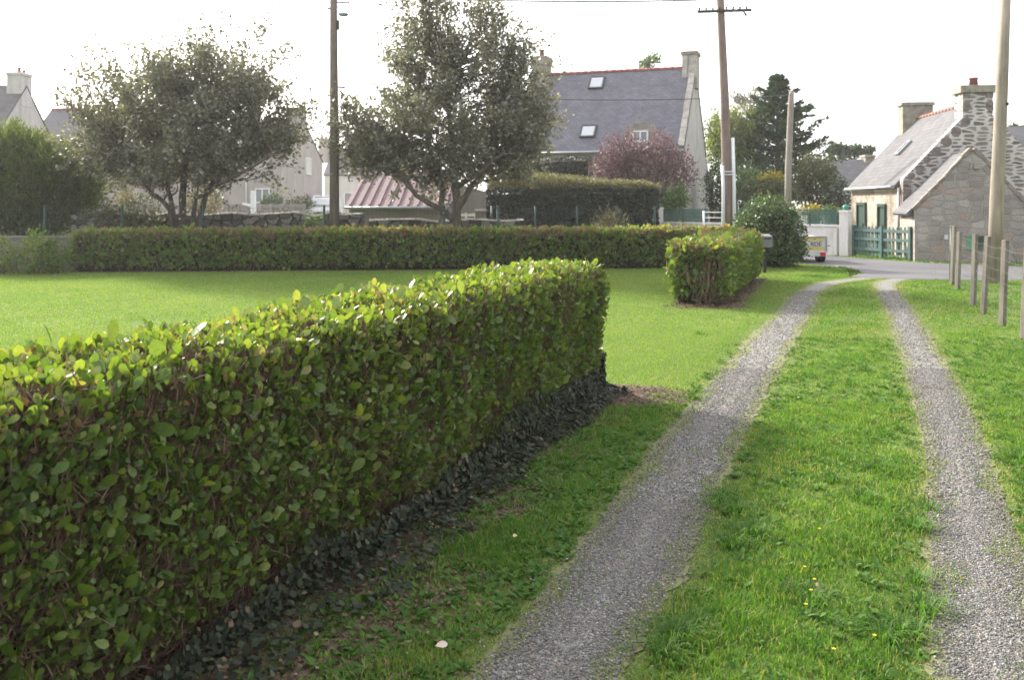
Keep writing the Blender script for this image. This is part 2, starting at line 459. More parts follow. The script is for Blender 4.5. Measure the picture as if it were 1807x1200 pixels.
M['cable'] = plain('black_cable', (0.03, 0.03, 0.035), 0.6, 0.1, 5, 0)
M['pole_dark'] = wood('dark_pole_wood', (0.105, 0.085, 0.072), (0.22, 0.185, 0.16))
M['pole_brown'] = wood('brown_pole_wood', (0.155, 0.105, 0.095), (0.29, 0.225, 0.205))
M['pole_grey'] = wood('grey_pole_wood', (0.19, 0.17, 0.145), (0.34, 0.31, 0.27))
M['pole_pale'] = wood('pale_pole_wood', (0.19, 0.16, 0.13), (0.36, 0.315, 0.26))
M['post_wood'] = wood('weathered_post_wood', (0.105, 0.092, 0.078), (0.235, 0.21, 0.18), 0.9, (20, 20, 2.5))
M['grey_board'] = wood('grey_board', (0.20, 0.185, 0.175), (0.31, 0.29, 0.28), 0.9, (2, 2, 12))
M['steel_blue'] = plain('grey_lamp_housing', (0.22, 0.26, 0.33), 0.4, 0.1, 5, 0, 0.3)
M['box_grey'] = plain('grey_letterbox_metal', (0.16, 0.155, 0.165), 0.45, 0.1, 4, 0, 0.3)
M['black_metal'] = plain('black_metal', (0.02, 0.02, 0.022), 0.5, 0.1, 4, 0)
M['van_white'] = plain('white_car_paint', (0.72, 0.73, 0.75), 0.25, 0.03, 2, 0, 0, 0.6)
M['rubber'] = plain('black_rubber', (0.018, 0.018, 0.02), 0.8, 0.2, 9, 0)
M['bumper'] = plain('grey_bumper_plastic', (0.055, 0.055, 0.06), 0.6, 0.1, 4, 0)
M['red_lens'] = plain('red_lamp_lens', (0.55, 0.02, 0.02), 0.25, 0.1, 4, 0)
M['yellow_paint'] = plain('yellow_panel', (0.62, 0.48, 0.14), 0.5, 0.1, 4, 0)
M['alu'] = plain('aluminium_panel', (0.56, 0.56, 0.55), 0.45, 0.08, 4, 0, 0.3)
M['letters'] = plain('black_letters', (0.02, 0.02, 0.02), 0.6, 0.05, 4, 0)
M['plate'] = plain('pale_number_plate', (0.58, 0.58, 0.56), 0.5, 0.08, 4, 0)
k = NM('window_glass'); M['glass'] = k.finish((0.20, 0.22, 0.25), 0.08, None, 0.0, 0.9)
k = NM('skylight_glass'); M['skyglass'] = k.finish((0.42, 0.43, 0.46), 0.10, None, 0.55, 0.9)
k = NM('dark_pane'); M['dark_pane'] = k.finish((0.03, 0.035, 0.04), 0.12, None, 0.0, 0.6)
def screen_mat():
    k = NM('green_screen_mesh')
    p = k.n('BsdfPrincipled'); p.inputs['Base Color'].default_value = (0.045, 0.125, 0.105, 1); p.inputs['Roughness'].default_value = 0.6
    t = k.n('BsdfTransparent'); mx = k.n('MixShader')
    mx.inputs[0].default_value = 0.5
    k.l(t.outputs[0], mx.inputs[1]); k.l(p.outputs[0], mx.inputs[2]); k.l(mx.outputs[0], k.out.inputs[0])
    return k.m
M['screen'] = screen_mat()

def ground_mat():
    k = NM('lawn_soil'); v = k.coord(False)
    n1 = k.noise(v, 0.7, 6, 0.6); n2 = k.noise(v, 9, 7, 0.7); n3 = k.noise(v, 60, 4, 0.7)
    c = k.ramp(n1, [(0.3, (0.085, 0.130, 0.032)), (0.7, (0.135, 0.180, 0.048))])
    c = k.mix(k.ramp(n2, [(0.5, 0.0), (0.75, 0.6)]), c, (0.14, 0.12, 0.065))
    c = k.mix(0.6, c, k.ramp(n3, [(0.3, 0.45), (0.7, 1.45)]), 'MULTIPLY')
    return k.finish(c, 0.95, k.bump(n3, 0.6, 0.02), 0, 0.1)
M['ground'] = ground_mat()

def gravel_mat():
    k = NM('grey_gravel'); v = k.coord(False)
    vo = k.n('TexVoronoi', feature='F1'); vo.inputs['Scale'].default_value = 110; vo.inputs['Randomness'].default_value = 1
    k.l(v, vo.inputs['Vector'])
    sp = k.n('SeparateColor'); k.l(vo.outputs['Color'], sp.inputs[0])
    c = k.ramp(sp.outputs[0], [(0, (0.085, 0.081, 0.077)), (0.45, (0.165, 0.158, 0.152)), (0.85, (0.23, 0.221, 0.212)), (1, (0.33, 0.32, 0.305))])
    n = k.noise(v, 2.6, 6, 0.65); n2 = k.noise(v, 0.8, 4)
    c = k.mix(k.ramp(n, [(0.52, 0.0), (0.72, 0.5)]), c, (0.155, 0.135, 0.075))
    a = k.n('Attribute', attribute_name='tint')
    ad = k.n('Math', operation='MULTIPLY_ADD'); k.l(n, ad.inputs[0]); ad.inputs[1].default_value = 1.3; k.l(a.outputs['Fac'], ad.inputs[2])
    c = k.mix(k.ramp(ad.outputs[0], [(0.95, 0.0), (1.60, 0.9)]), c, (0.135, 0.145, 0.055))   # moss and dry grass creeping in
    c = k.mix(0.5, c, k.ramp(n2, [(0.3, 0.75), (0.7, 1.25)]), 'MULTIPLY')
    return k.finish(c, 0.9, k.bump(vo.outputs['Distance'], -0.9, 0.012), 0, 0.25)
M['gravel'] = gravel_mat()
def stone_mat():
    k = NM('gravel_stone'); a = k.n('Attribute', attribute_name='tint')
    c = k.ramp(a.outputs['Fac'], [(0, (0.075, 0.071, 0.069)), (0.5, (0.163, 0.156, 0.151)), (0.86, (0.235, 0.226, 0.218)), (0.94, (0.42, 0.41, 0.40)), (0.96, (0.27, 0.19, 0.15)), (1, (0.32, 0.24, 0.19))])
    return k.finish(c, 0.8, None, 0, 0.3)
M['stone'] = stone_mat()
def road_mat():
    k = NM('worn_asphalt'); v = k.coord(False)
    n = k.noise(v, 0.5, 6, 0.6); f = k.noise(v, 70, 4, 0.7); m = k.noise(v, 3.0, 6, 0.7)
    c = k.ramp(n, [(0.35, (0.085, 0.083, 0.090)), (0.65, (0.130, 0.126, 0.134))])
    c = k.mix(k.ramp(m, [(0.60, 0.0), (0.72, 0.45)]), c, (0.075, 0.074, 0.08))
    c = k.mix(0.5, c, k.ramp(f, [(0.3, 0.6), (0.7, 1.35)]), 'MULTIPLY')
    return k.finish(c, 0.75, k.bump(f, 0.3, 0.01), 0, 0.35)
M['road'] = road_mat()

# ------------------------------------------------------------------ setting: ground, road, wheel tracks
def wob(x, y, s, a=0.0):
    """cheap smooth noise in -1..1"""
    return (np.sin(x * s + 1.3 + a) * np.cos(y * s * 1.13 + 2.1 * a) + 0.6 * np.sin(x * s * 2.3 - y * s * 1.9 + 4 + a)
            + 0.4 * np.cos(x * s * 4.1 + y * s * 3.7 + 2.2 - a)) / 2.0

TL = np.array([(-0.62, 1.2), (-0.28, 2.1), (0.115, 3.135), (0.5, 4.11), (1.14, 5.97), (1.82, 7.72), (3.02, 10.9), (4.15, 13.7), (5.10, 16.3), (6.2, 18.5), (7.2, 19.6), (8.0, 20.1)])
TLW = np.array([0.50, 0.50, 0.50, 0.53, 0.55, 0.53, 0.56, 0.50, 0.46, 0.50, 0.6, 0.7])
TR = np.array([(0.95, 1.2), (1.25, 2.1), (1.62, 3.135), (2.05, 4.11), (2.84, 5.97), (3.52, 7.72), (4.68, 10.9), (5.7, 13.7), (6.58, 16.3), (7.35, 18.5), (8.0, 19.5), (8.6, 20.1)])
TRW = np.array([0.42, 0.42, 0.42, 0.42, 0.40, 0.42, 0.42, 0.40, 0.40, 0.44, 0.5, 0.7])

def track_d(x, y, T, W):
    """signed distance outside the track's edge (negative on the gravel)"""
    cx = np.interp(y, T[:, 1], T[:, 0]); wd = np.interp(y, T[:, 1], W)
    sl = np.gradient(T[:, 0], T[:, 1]); s = np.interp(y, T[:, 1], sl)
    return np.abs(x - cx) / np.sqrt(1 + s * s) - wd / 2 / np.sqrt(1 + s * s) * 1.0

def gd_mesh():
    xs = np.concatenate([np.linspace(-400, -20, 8), np.linspace(-16, 24, 41), np.linspace(30, 400, 8)])
    ys = np.concatenate([np.linspace(-60, -4, 5), np.linspace(0, 40, 41), np.linspace(50, 900, 10)])
    X, Y = np.meshgrid(xs, ys)
    V = np.stack([X, Y, np.zeros_like(X)], -1).reshape(-1, 3)
    nx, ny = len(xs), len(ys)
    i = np.arange(nx * ny).reshape(ny, nx)
    Fc = np.stack([i[:-1, :-1], i[:-1, 1:], i[1:, 1:], i[1:, :-1]], -1).reshape(-1, 4)
    return V, Fc
V, Fc = gd_mesh()
tag(np_mesh('ground', V, Fc, M['ground'], smooth=False), kind='structure')

def ribbon(name, T, W, z, mat, ragged):
    ys = np.arange(T[0, 1], T[-1, 1], 0.035)
    cx = np.interp(ys, T[:, 1], T[:, 0]); wd = np.interp(ys, T[:, 1], W)
    ca = np.convolve(np.pad(cx, 12, 'edge'), np.ones(25) / 25, 'valid')
    hl = wd / 2 * (1 + 0.10 * wob(ys, ys * 0, 1.7)) + ragged * R.normal(0, 1, len(ys)) * 0.5 + 0.03 * wob(ys, ys * 0, 6.0)
    hr = wd / 2 * (1 + 0.10 * wob(ys, ys * 0, 1.5, 3)) + ragged * R.normal(0, 1, len(ys)) * 0.5 + 0.03 * wob(ys, ys * 0, 5.0, 2)
    o_ = (-1.04, -.74, -.4, 0, .4, .74, 1.04)
    V = np.stack([np.stack([ca + (hl if q < 0 else hr) * q, ys, ys * 0 + z + 0.004 * (1 - abs(q) / 1.04)], -1) for q in o_], 1).reshape(-1, 3)
    n = len(ys); b = np.arange(n - 1)[:, None] * 7
    Fc = np.concatenate([b + np.array([[j, j + 1, j + 8, j + 7]]) for j in range(6)])
    return tag(np_mesh(name, V, Fc, mat, tint=np.tile([1.0, .45, .1, .0, .1, .45, 1.0], n), smooth=True), kind='structure')
ribbon('gravel_track', TL, TLW, 0.005, M['gravel'], 0.022)
ribbon('gravel_track', TR, TRW, 0.005, M['gravel'], 0.022)

near = [(-40, 47), (-16, 37.5), (-2, 31), (4.5, 26.8), (7.6, 24.6), (8.25, 22.8), (8.0, 21.2), (7.2, 20.1), (8.2, 19.6), (9.2, 19.3), (10.8, 19.2), (14, 18.3), (20, 16), (60, 0)]
far_ = [(60, 7), (20, 19.0), (14, 22.2), (12.3, 23.9), (10.85, 25.0), (10.0, 27.3), (9.6, 28.1), (4.6, 32), (-2, 36), (-16, 43), (-40, 53)]
mb = MB()
NR = np.array(near); FR = np.array(far_)[::-1]
ts = np.linspace(0, 1, 160)
def resample(A):
    d = np.concatenate([[0], np.cumsum(np.linalg.norm(np.diff(A, axis=0), axis=1))]); d /= d[-1]
    return np.stack([np.interp(ts, d, A[:, 0]), np.interp(ts, d, A[:, 1])], -1)
a, b = resample(NR), resample(FR)
a = a + 0.07 * np.stack([wob(a[:, 0], a[:, 1], 2.2), wob(a[:, 0], a[:, 1], 2.6, 2)], -1)
rows = [a * (1 - s) + b * s for s in np.linspace(0, 1, 6)]
V = np.concatenate([np.column_stack([r, np.full(len(r), 0.010)]) for r in rows])
i = np.arange(len(V)).reshape(6, -1)
Fc = np.stack([i[:-1, :-1], i[:-1, 1:], i[1:, 1:], i[1:, :-1]], -1).reshape(-1, 4)
tag(np_mesh('road', V, Fc, M['road'], smooth=False), kind='structure')
ROAD = np.concatenate([NR, np.array(far_)])
def in_poly(x, y, A):
    ins = np.zeros(x.shape, bool); n = len(A)
    for i in range(n):
        x0, y0 = A[i]; x1, y1 = A[(i + 1) % n]
        c = ((y0 > y) != (y1 > y)) & (x < (x1 - x0) * (y - y0) / (y1 - y0 + 1e-12) + x0)
        ins ^= c
    return ins

# ------------------------------------------------------------------ leaf and twig machinery
def leaf_template(kind):
    if kind == 'big':      # obovate, cupped: base, three rows of three, tip
        rows = [(0.0, 0.0, 0), (0.22, 0.16, 1), (0.55, 0.30, 1), (0.83, 0.235, 1), (1.0, 0.0, 0)]
        v, idx = [], []
        for t, hw, full in rows:
            bend = -0.16 * t * t
            if full:
                idx.append([len(v), len(v) + 1, len(v) + 2])
                v += [(-hw, t, bend + 0.28 * hw * hw * 1.6), (0, t, bend), (hw, t, bend + 0.28 * hw * hw * 1.6)]
            else:
                idx.append([len(v)]); v.append((0, t, bend))
        f = []
        b = idx[0][0]; r = idx[1]; f += [(b, r[1], r[0]), (b, r[2], r[1])]
        for q, r in ((idx[1], idx[2]), (idx[2], idx[3])):
            for c in (0, 1):
                f += [(q[c], q[c + 1], r[c + 1]), (q[c], r[c + 1], r[c])]
        t = idx[4][0]; q = idx[3]; f += [(q[0], q[1], t), (q[1], q[2], t)]
        return np.array(v, float), np.array(f)
    if kind == 'mid':      # six-sided folded leaf
        v = [(0, 0, 0), (-0.34, 0.35, 0.07), (0, 0.45, 0), (0.34, 0.35, 0.07), (-0.28, 0.72, 0.03), (0.28, 0.72, 0.03), (0, 1.0, -0.08)]
        f = [(0, 2, 1), (0, 3, 2), (1, 2, 4), (2, 3, 5), (4, 2, 6), (2, 5, 6)]
        return np.array(v, float), np.array(f)
    if kind == 'needle':
        return np.array([(-0.10, 0, 0), (0.10, 0, 0), (0, 1, 0)], float), np.array([(0, 1, 2)])
    v = [(0, 0, 0), (-0.32, 0.5, 0.06), (0, 1, -0.05), (0.32, 0.5, 0.06)]   # small
    return np.array(v, float), np.array([(0, 3, 1), (1, 3, 2)])

def leaves(pos, ax, nr, size, tint, kind='small', widen=None):
    """pos,ax,nr (n,3): leaf base, axis to the tip, face normal; returns V, F, tint"""
    T, Fc = leaf_template(kind)
    ax = ax / (np.linalg.norm(ax, axis=1, keepdims=True) + 1e-9)
    sd = np.cross(ax, nr); sd /= (np.linalg.norm(sd, axis=1, keepdims=True) + 1e-9)
    nn = np.cross(sd, ax)
    wd = np.ones(len(pos)) if widen is None else widen
    V = (pos[:, None, :] + size[:, None, None] * (T[None, :, 0, None] * sd[:, None, :] * wd[:, None, None] + T[None, :, 1, None] * ax[:, None, :] + T[None, :, 2, None] * nn[:, None, :]))
    m = len(T)
    Fa = (np.arange(len(pos))[:, None, None] * m + Fc[None]).reshape(-1, 3)
    return V.reshape(-1, 3), Fa, np.repeat(tint, m)

def rnd3(n): return R.normal(0, 1, (n, 3))
def unit(a): return a / (np.linalg.norm(a, axis=-1, keepdims=True) + 1e-9)

def twigs(P0, P1, r0, r1, bow=None, nseg=3, ns=4):
    """many thin tubes at once, P0->P1 with a bow (n,3) offset in the middle"""
    n = len(P0)
    t = np.linspace(0, 1, nseg + 1)
    c = P0[:, None, :] * (1 - t)[None, :, None] + P1[:, None, :] * t[None, :, None]
    if bow is not None: c = c + bow[:, None, :] * (4 * t * (1 - t))[None, :, None]
    d = unit(P1 - P0)
    s = unit(np.cross(d, np.array([0.3, 0.2, 0.93])[None] + 0.01 * rnd3(n))); q = np.cross(d, s)
    rr = r0[:, None] * (1 - t)[None] + r1[:, None] * t[None]
    an = np.arange(ns) * 2 * math.pi / ns
    off = s[:, None, None, :] * np.cos(an)[None, None, :, None] + q[:, None, None, :] * np.sin(an)[None, None, :, None]
    V = c[:, :, None, :] + off * rr[:, :, None, None]
    i = np.arange(n * (nseg + 1) * ns).reshape(n, nseg + 1, ns)
    j = np.roll(i, -1, axis=2)
    Fc = np.stack([i[:, :-1], j[:, :-1], j[:, 1:], i[:, 1:]], -1).reshape(-1, 4)
    return V.reshape(-1, 3), Fc

def join(parts):
    V, Fc, T, b = [], [], [], 0
    for p in parts:
        V.append(p[0]); Fc.append(p[1] + b); b += len(p[0])
        T.append(p[2] if len(p) > 2 else np.zeros(len(p[0])))
    return np.concatenate(V), np.concatenate(Fc), np.concatenate(T)

# ------------------------------------------------------------------ clipped hedges
class Hedge:
    """A clipped hedge along the straight line A->B (its right-hand foot line when looking A->B), width W to the left."""
    def __init__(s, A, B, W, h0, h1, rad=0.12, flare=0.0, lump=0.03):
        s.A, s.B = np.array(A, float), np.array(B, float)
        s.L = np.linalg.norm(s.B - s.A); s.d = (s.B - s.A) / s.L; s.nrm = np.array((s.d[1], -s.d[0]))
        s.W, s.h0, s.h1, s.rad, s.flare, s.lump = W, h0, h1, rad, flare, lump
    def surf(s, face, a, b):
        """face: 'R','L','T','E0','E1'; a along, b across (0..1) -> point, normal"""
        n = len(a); x = np.zeros(n); y = np.zeros(n); z = np.zeros(n)
        N = np.zeros((n, 3))
        h = s.h0 + (s.h1 - s.h0) * a
        if face == 'R': x = a * s.L; y = np.zeros(n); z = b * h; N[:, 1] = -1
        if face == 'L': x = a * s.L; y = np.full(n, s.W); z = b * h; N[:, 1] = 1
        if face == 'T': x = a * s.L; y = b * s.W; z = h; N[:, 2] = 1
        if face == 'E0': x = np.zeros(n); y = a * s.W; z = b * s.h0; N[:, 0] = -1
        if face == 'E1': x = np.full(n, s.L); y = a * s.W; z = b * s.h1; N[:, 0] = 1
        hh = s.h0 + (s.h1 - s.h0) * x / s.L
        # rounded corners: clamp to an inner box and push out by rad
        r = s.rad
        c = np.stack([np.clip(x, r, s.L - r), np.clip(y, r, s.W - r), np.minimum(z, hh - r)], -1)
        p = np.stack([x, y, z], -1); dv = p - c
        ln = np.linalg.norm(dv, axis=1); ok = ln > 1e-6
        nn = N.copy(); nn[ok] = dv[ok] / ln[ok, None]
        p = np.where(ok[:, None], c + nn * r, p)
        l = s.lump * (wob(p[:, 0] * 1.0, p[:, 1] + p[:, 2], 3.1) + 0.7 * wob(p[:, 0], p[:, 2] - p[:, 1], 8.0, 1.0))
        p = p + nn * l[:, None]
        under = np.clip((0.35 - p[:, 2]) / 0.35, 0, 1)
        p[:, 1] += s.flare * under * np.where(p[:, 1] < s.W / 2, 1, -1)
        return s.world(p), s.rot(nn)
    def world(s, p):
        xy = s.A[None] + p[:, :1] * s.d[None] - p[:, 1:2] * s.nrm[None]
        return np.column_stack([xy, p[:, 2]])
    def rot(s, v):
        xy = v[:, :1] * s.d[None] - v[:, 1:2] * s.nrm[None]
        return np.column_stack([xy, v[:, 2]])
    def sample(s, n, faces):
        area = {'R': s.L * s.h0, 'L': s.L * s.h0, 'T': s.L * s.W, 'E0': s.W * s.h0, 'E1': s.W * s.h1}
        wts = np.array([area[f] * k for f, k in faces]); wts /= wts.sum()
        ps, ns = [], []
        for (f, k), q in zip(faces, wts):
            m = int(n * q)
            p, nn = s.surf(f, R.random(m), R.random(m))
            ps.append(p); ns.append(nn)
        return np.concatenate(ps), np.concatenate(ns)
    def core(s, inset, z0):
        x0, x1, y0, y1 = inset, s.L - inset, inset + s.flare * 0.7, s.W - inset - s.flare * 0.7
        nx, nz = max(4, int(s.L / 0.3)), 4
        def ring(x, h):
            zt = h - inset
            return [(x, y0, z0), (x, y0 - s.flare * 0.5, zt * 0.5), (x, y0, zt * 0.93), (x, y0 + 0.08, zt), (x, y1 - 0.08, zt), (x, y1, zt * 0.93), (x, y1 + s.flare * 0.5, zt * 0.5), (x, y1, z0)]
        pts = []
        for i in range(nx + 1):
            x = x0 + (x1 - x0) * i / nx
            pts += ring(x, s.h0 + (s.h1 - s.h0) * x / s.L)
        pts = np.array(pts); pts[:, 1] += 0.025 * R.normal(0, 1, len(pts)); pts[:, 2] += 0.02 * R.normal(0, 1, len(pts)) * (pts[:, 2] > 0.3)
        f = []
        for i in range(nx):
            for k in range(8):
                f.append([i * 8 + k, (i + 1) * 8 + k, (i + 1) * 8 + (k + 1) % 8, i * 8 + (k + 1) % 8])
        f = np.array(f)
        e = nx * 8
        caps = [[0, 1, 2, 3], [0, 3, 4, 7], [4, 5, 6, 7], [e + 3, e + 2, e + 1, e], [e + 7, e + 4, e + 3, e], [e + 7, e + 6, e + 5, e + 4]]
        return s.world(pts), np.concatenate([f, np.array(caps)])

def build_hedge(hd, label, nleaf, nstem, nstub, faces, kind, lsize, mat, big=0.04, zlow=0.12, depth=0.10, brown_top=0.0, cluster=3, inset=0.13, tw=0.006, bmin=0.86):
    t = thing('hedge', label, 'hedge', (*((hd.A + hd.B) / 2), 0))
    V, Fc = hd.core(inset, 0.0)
    np_mesh('shade_core', V, Fc, M['core'], t, smooth=False)  # added solid core that blocks light behind the leaves, not growth
    # stems: upright wandering shoots just under the surface, plus clipped stubs on top
    P_, N_ = hd.sample(nstem, [(f, k) for f, k in faces if f != 'T'])
    P_ = P_ - N_ * R.uniform(0.03, 0.16, (len(P_), 1))
    P_[:, 2] = np.clip(P_[:, 2], 0.02, None)
    up = np.stack([R.normal(0, .22, len(P_)), R.normal(0, .22, len(P_)), np.ones(len(P_))], -1)
    ln = R.uniform(0.07, 0.26, (len(P_), 1))
    Q_ = P_ + unit(up) * ln + N_ * R.uniform(-0.04, 0.04, (len(P_), 1))
    hmax = hd.h0 + (hd.h1 - hd.h0) * np.clip(((Q_[:, :2] - hd.A) @ hd.d) / hd.L, 0, 1)
    Q_[:, 2] = np.minimum(Q_[:, 2], hmax + 0.0)
    r = R.uniform(0.35, 1.0, len(P_)) * tw
    r[: len(r) // 12] *= 2.0
    p1 = twigs(P_, Q_, r, r * 0.55, 0.03 * rnd3(len(P_)), 3, 4)
    S_, SN = hd.sample(nstub, [(f, k * (1.0 if f == 'T' else 0.45)) for f, k in faces])
    out = unit(SN * 0.8 + np.array([0, 0, 0.7]) + 0.45 * rnd3(len(S_)))
    r = R.uniform(0.3, 0.7, len(S_)) * tw
    p2 = twigs(S_ - out * R.uniform(0.05, 0.12, (len(S_), 1)), S_ + out * R.uniform(-0.03, 0.022, (len(S_), 1)), r, r * 0.7, 0.012 * rnd3(len(S_)), 2, 4)
    V, Fc, _ = join([p1, p2])
    np_mesh('branches', V, Fc, M['twig'], t)
    # leaves in little clusters
    nc = nleaf // cluster
    c, n = hd.sample(nc, faces)
    nc = len(c)
    dens = 0.5 + 0.5 * wob(c[:, 0] * 1.2 + c[:, 1], c[:, 2] * 1.3 + c[:, 1] * 0.7, 4.6)
    keep = R.random(nc) < np.clip(0.42 + 0.7 * dens, 0.12, 1)
    low = np.clip((c[:, 2] - zlow * (0.4 + 0.9 * R.random(nc))) / 0.08, 0, 1)
    keep &= R.random(nc) < low
    c, n = c[keep], n[keep]
    nc = len(c)
    c = c - n * (R.random((nc, 1)) ** 1.7 * depth) + n * 0.015
    pos = np.repeat(c, cluster, 0) + 0.022 * rnd3(nc * cluster) * (lsize / 0.045)
    nn = np.repeat(n, cluster, 0)
    m = len(pos)
    ax = unit(np.array([0, 0, 0.75]) + nn * 0.60 + rnd3(m) * 0.55)
    nr = unit(nn * 1.0 + np.array([0, 0, 0.50]) + rnd3(m) * 0.65)
    sz = lsize * np.clip(R.lognormal(-0.08, 0.42, m), 0.35, 1.9)
    sz[R.random(m) < big] *= 1.55
    bt = np.repeat(0.5 * wob(c[:, 0] + c[:, 1] * .5, c[:, 2] * 1.5, 2.4), cluster)
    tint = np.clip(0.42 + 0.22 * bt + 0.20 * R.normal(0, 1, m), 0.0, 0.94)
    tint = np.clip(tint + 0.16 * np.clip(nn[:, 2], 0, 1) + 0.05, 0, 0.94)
    dead = R.random(m) < 0.010
    tint[dead] = R.uniform(0.955, 1.0, dead.sum())
    sz[dead] = np.minimum(sz[dead], lsize * 0.9)
    if brown_top > 0:
        a = np.clip(((pos[:, :2] - hd.A) @ hd.d) / hd.L, 0, 1)
        top = np.clip(1 - ((hd.h0 + (hd.h1 - hd.h0) * a) - pos[:, 2]) / 0.30, 0, 1)
        br = R.random(m) < top * brown_top * (0.7 + 0.7 * np.clip(wob(pos[:, 0], pos[:, 1], 1.8, 5), -1, 1))
        tint[br] = R.uniform(bmin, 1.0, br.sum())
        if bmin > .9: sz[br] *= 0.62
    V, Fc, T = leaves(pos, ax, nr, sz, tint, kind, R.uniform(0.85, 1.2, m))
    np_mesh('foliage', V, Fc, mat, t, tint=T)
    return t

def hx(Y): return 0.826 + 0.402 * (Y - 7.95)
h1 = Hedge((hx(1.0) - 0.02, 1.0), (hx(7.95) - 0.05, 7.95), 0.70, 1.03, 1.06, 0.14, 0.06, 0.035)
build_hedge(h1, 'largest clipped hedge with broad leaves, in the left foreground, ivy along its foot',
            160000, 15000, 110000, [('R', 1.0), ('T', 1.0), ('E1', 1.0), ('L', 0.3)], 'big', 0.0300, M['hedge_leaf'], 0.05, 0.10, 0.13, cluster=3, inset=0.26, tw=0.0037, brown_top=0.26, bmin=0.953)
h2 = Hedge((3.34, 14.5), (5.22, 19.7), 0.92, 0.92, 0.95, 0.15, 0.04, 0.04)
build_hedge(h2, 'short clipped hedge beside the gravel track, its bare brown stems showing at the near end',
            21000, 2600, 5000, [('R', 1.0), ('T', 1.1), ('E0', 1.3), ('L', 0.6)], 'mid', 0.056, M['hedge_leaf_far'], 0.03, 0.10, 0.10, 0.35, cluster=3, tw=0.009)
n = 46; a = R.normal(0.42, 0.13, n); b = R.uniform(.0, .35, n)
q0, nn_ = h2.surf('E0', np.clip(a, .1, .9), b); q1, _ = h2.surf('E0', np.clip(a + R.normal(0, .07, n), .1, .9), np.clip(b + R.uniform(.3, .65, n), 0, .95))
o_ = R.uniform(-.10, .03, (n, 1)); r_ = R.uniform(.005, .014, n)
v_, f_ = twigs(q0 + nn_ * o_, q1 + nn_ * (o_ + .01), r_, r_ * .5, .05 * rnd3(n), 5, 5)
t2_ = [o for o in bpy.data.objects if o.name.startswith('hedge') and o.parent is None][-1]
np_mesh('bare_stems', v_, f_, M['twig'], t2_)
h3 = Hedge((-10.15, 21.5), (5.5, 23.0), 0.75, 0.91, 0.92, 0.12, 0.03, 0.045)
build_hedge(h3, 'long low clipped hedge with browned top closing the far side of the lawn',
            46000, 3600, 9000, [('R', 1.0), ('T', 1.1), ('E0', 1.3), ('E1', 1.0), ('L', 0.25)], 'mid', 0.064, M['hedge_leaf_far'], 0.02, 0.06, 0.10, 0.62, cluster=3, tw=0.010)

# ------------------------------------------------------------------ grass, ivy, litter, gravel stones
def hedge_mask(x, y, pad=0.0):
    m = np.zeros(x.shape, bool)
    for hd in (h1, h2, h3):
        dx, dy = x - hd.A[0], y - hd.A[1]
        a = dx * hd.d[0] + dy * hd.d[1]; b = -(dx * hd.nrm[0] + dy * hd.nrm[1])
        m |= (a > 0.0) & (a < hd.L) & (b > 0.06 - pad) & (b < hd.W - 0.06 + pad)
    return m

def hedge_front(x, y, hd):
    """distance in front of a hedge's right face and position along it"""
    dx, dy = x - hd.A[0], y - hd.A[1]
    return dx * hd.nrm[0] + dy * hd.nrm[1], dx * hd.d[0] + dy * hd.d[1]

def bare_amount(x, y):
    """0 full grass .. 1 bare soil: under hedges, at hedge ends, along the fence, worn spots"""
    b = np.zeros(x.shape)
    d, a = hedge_front(x, y, h1)
    wv = 0.10 * wob(x, y, 4.0) + 0.06 * wob(x, y, 11.0)
    near_ = np.clip((6.6 - y) / 3.5, 0, 1)
    reach = 0.30 + 0.62 * near_
    soft = 0.25 + 0.45 * near_
    m = (a > -1) & (a < h1.L + 0.1)
    b = np.maximum(b, np.where(m, np.clip(1 - (d + wv * 2 - reach + soft) / soft, 0, 1) * (d > -0.2), 0))
    e = np.hypot((x - hx(7.95) - 0.10) / 0.62, (y - 7.72) / 0.42) + wv * 2
    b = np.maximum(b, np.clip((1.15 - e) / 0.35, 0, 1))
    e = np.hypot((x - 3.0) / 0.62, (y - 14.45) / 0.42) + wv * 2
    b = np.maximum(b, np.clip((1.15 - e) / 0.4, 0, 1))
    d, a = hedge_front(x, y, h2)
    b = np.maximum(b, np.where((a > 0) & (a < h2.L), np.clip(1 - (d + wv) / 0.22, 0, 1) * (d > -0.2), 0))
    d, a = hedge_front(x, y, h3)
    b = np.maximum(b, np.where((a > 0) & (a < h3.L), np.clip(1 - (d + wv) / 0.16, 0, 1) * (d > -0.2), 0))
    fx = 6.3 + 0.37 * (y - 12.1)
    b = np.maximum(b, 0.75 * np.clip(1 - np.abs(x - fx + 0.05 + wv) / 0.22, 0, 1) * (y < 15) * np.clip(0.5 + wob(x, y, 2.1, 8), 0, 1))
    b = np.maximum(b, 0.62 * np.clip((wob(x * 1.0, y, 2.7, 3.3) - 0.62) / 0.25, 0, 1) * (x > hx(y) + 0.8))
    return b

def density_keep(x, y):
    keep = ~hedge_mask(x, y)
    for T, W in ((TL, TLW), (TR, TRW)):
        inr = (y > T[0, 1]) & (y < T[-1, 1])
        d = track_d(x, y, T, W) + 0.045 * wob(x, y, 7.0) + 0.03 * wob(x, y, 19.0)
        pr = np.clip((d + 0.15) / 0.23, 0.012, 1) ** 1.2
        pr = np.where(d < -0.15, 0.015 + 0.14 * np.clip(wob(x, y, 4.2, 2), 0, 1) ** 2, pr)
        keep &= ~inr | (R.random(x.shape) < pr)
    keep &= ~in_poly(x, y, ROAD)
    keep &= R.random(x.shape) < 1 - 0.93 * bare_amount(x, y)
    return keep

def lawn_zone(x, y):
    """mown lawn left of the hedge line (1) against rough track strip (0)"""
    return np.clip((hx(y) + 0.9 - x) / 0.5, 0, 1) * np.clip(1.0 - np.clip((7.6 - y) / 0.5, 0, 1) * (x > hx(y)), 0, 1)

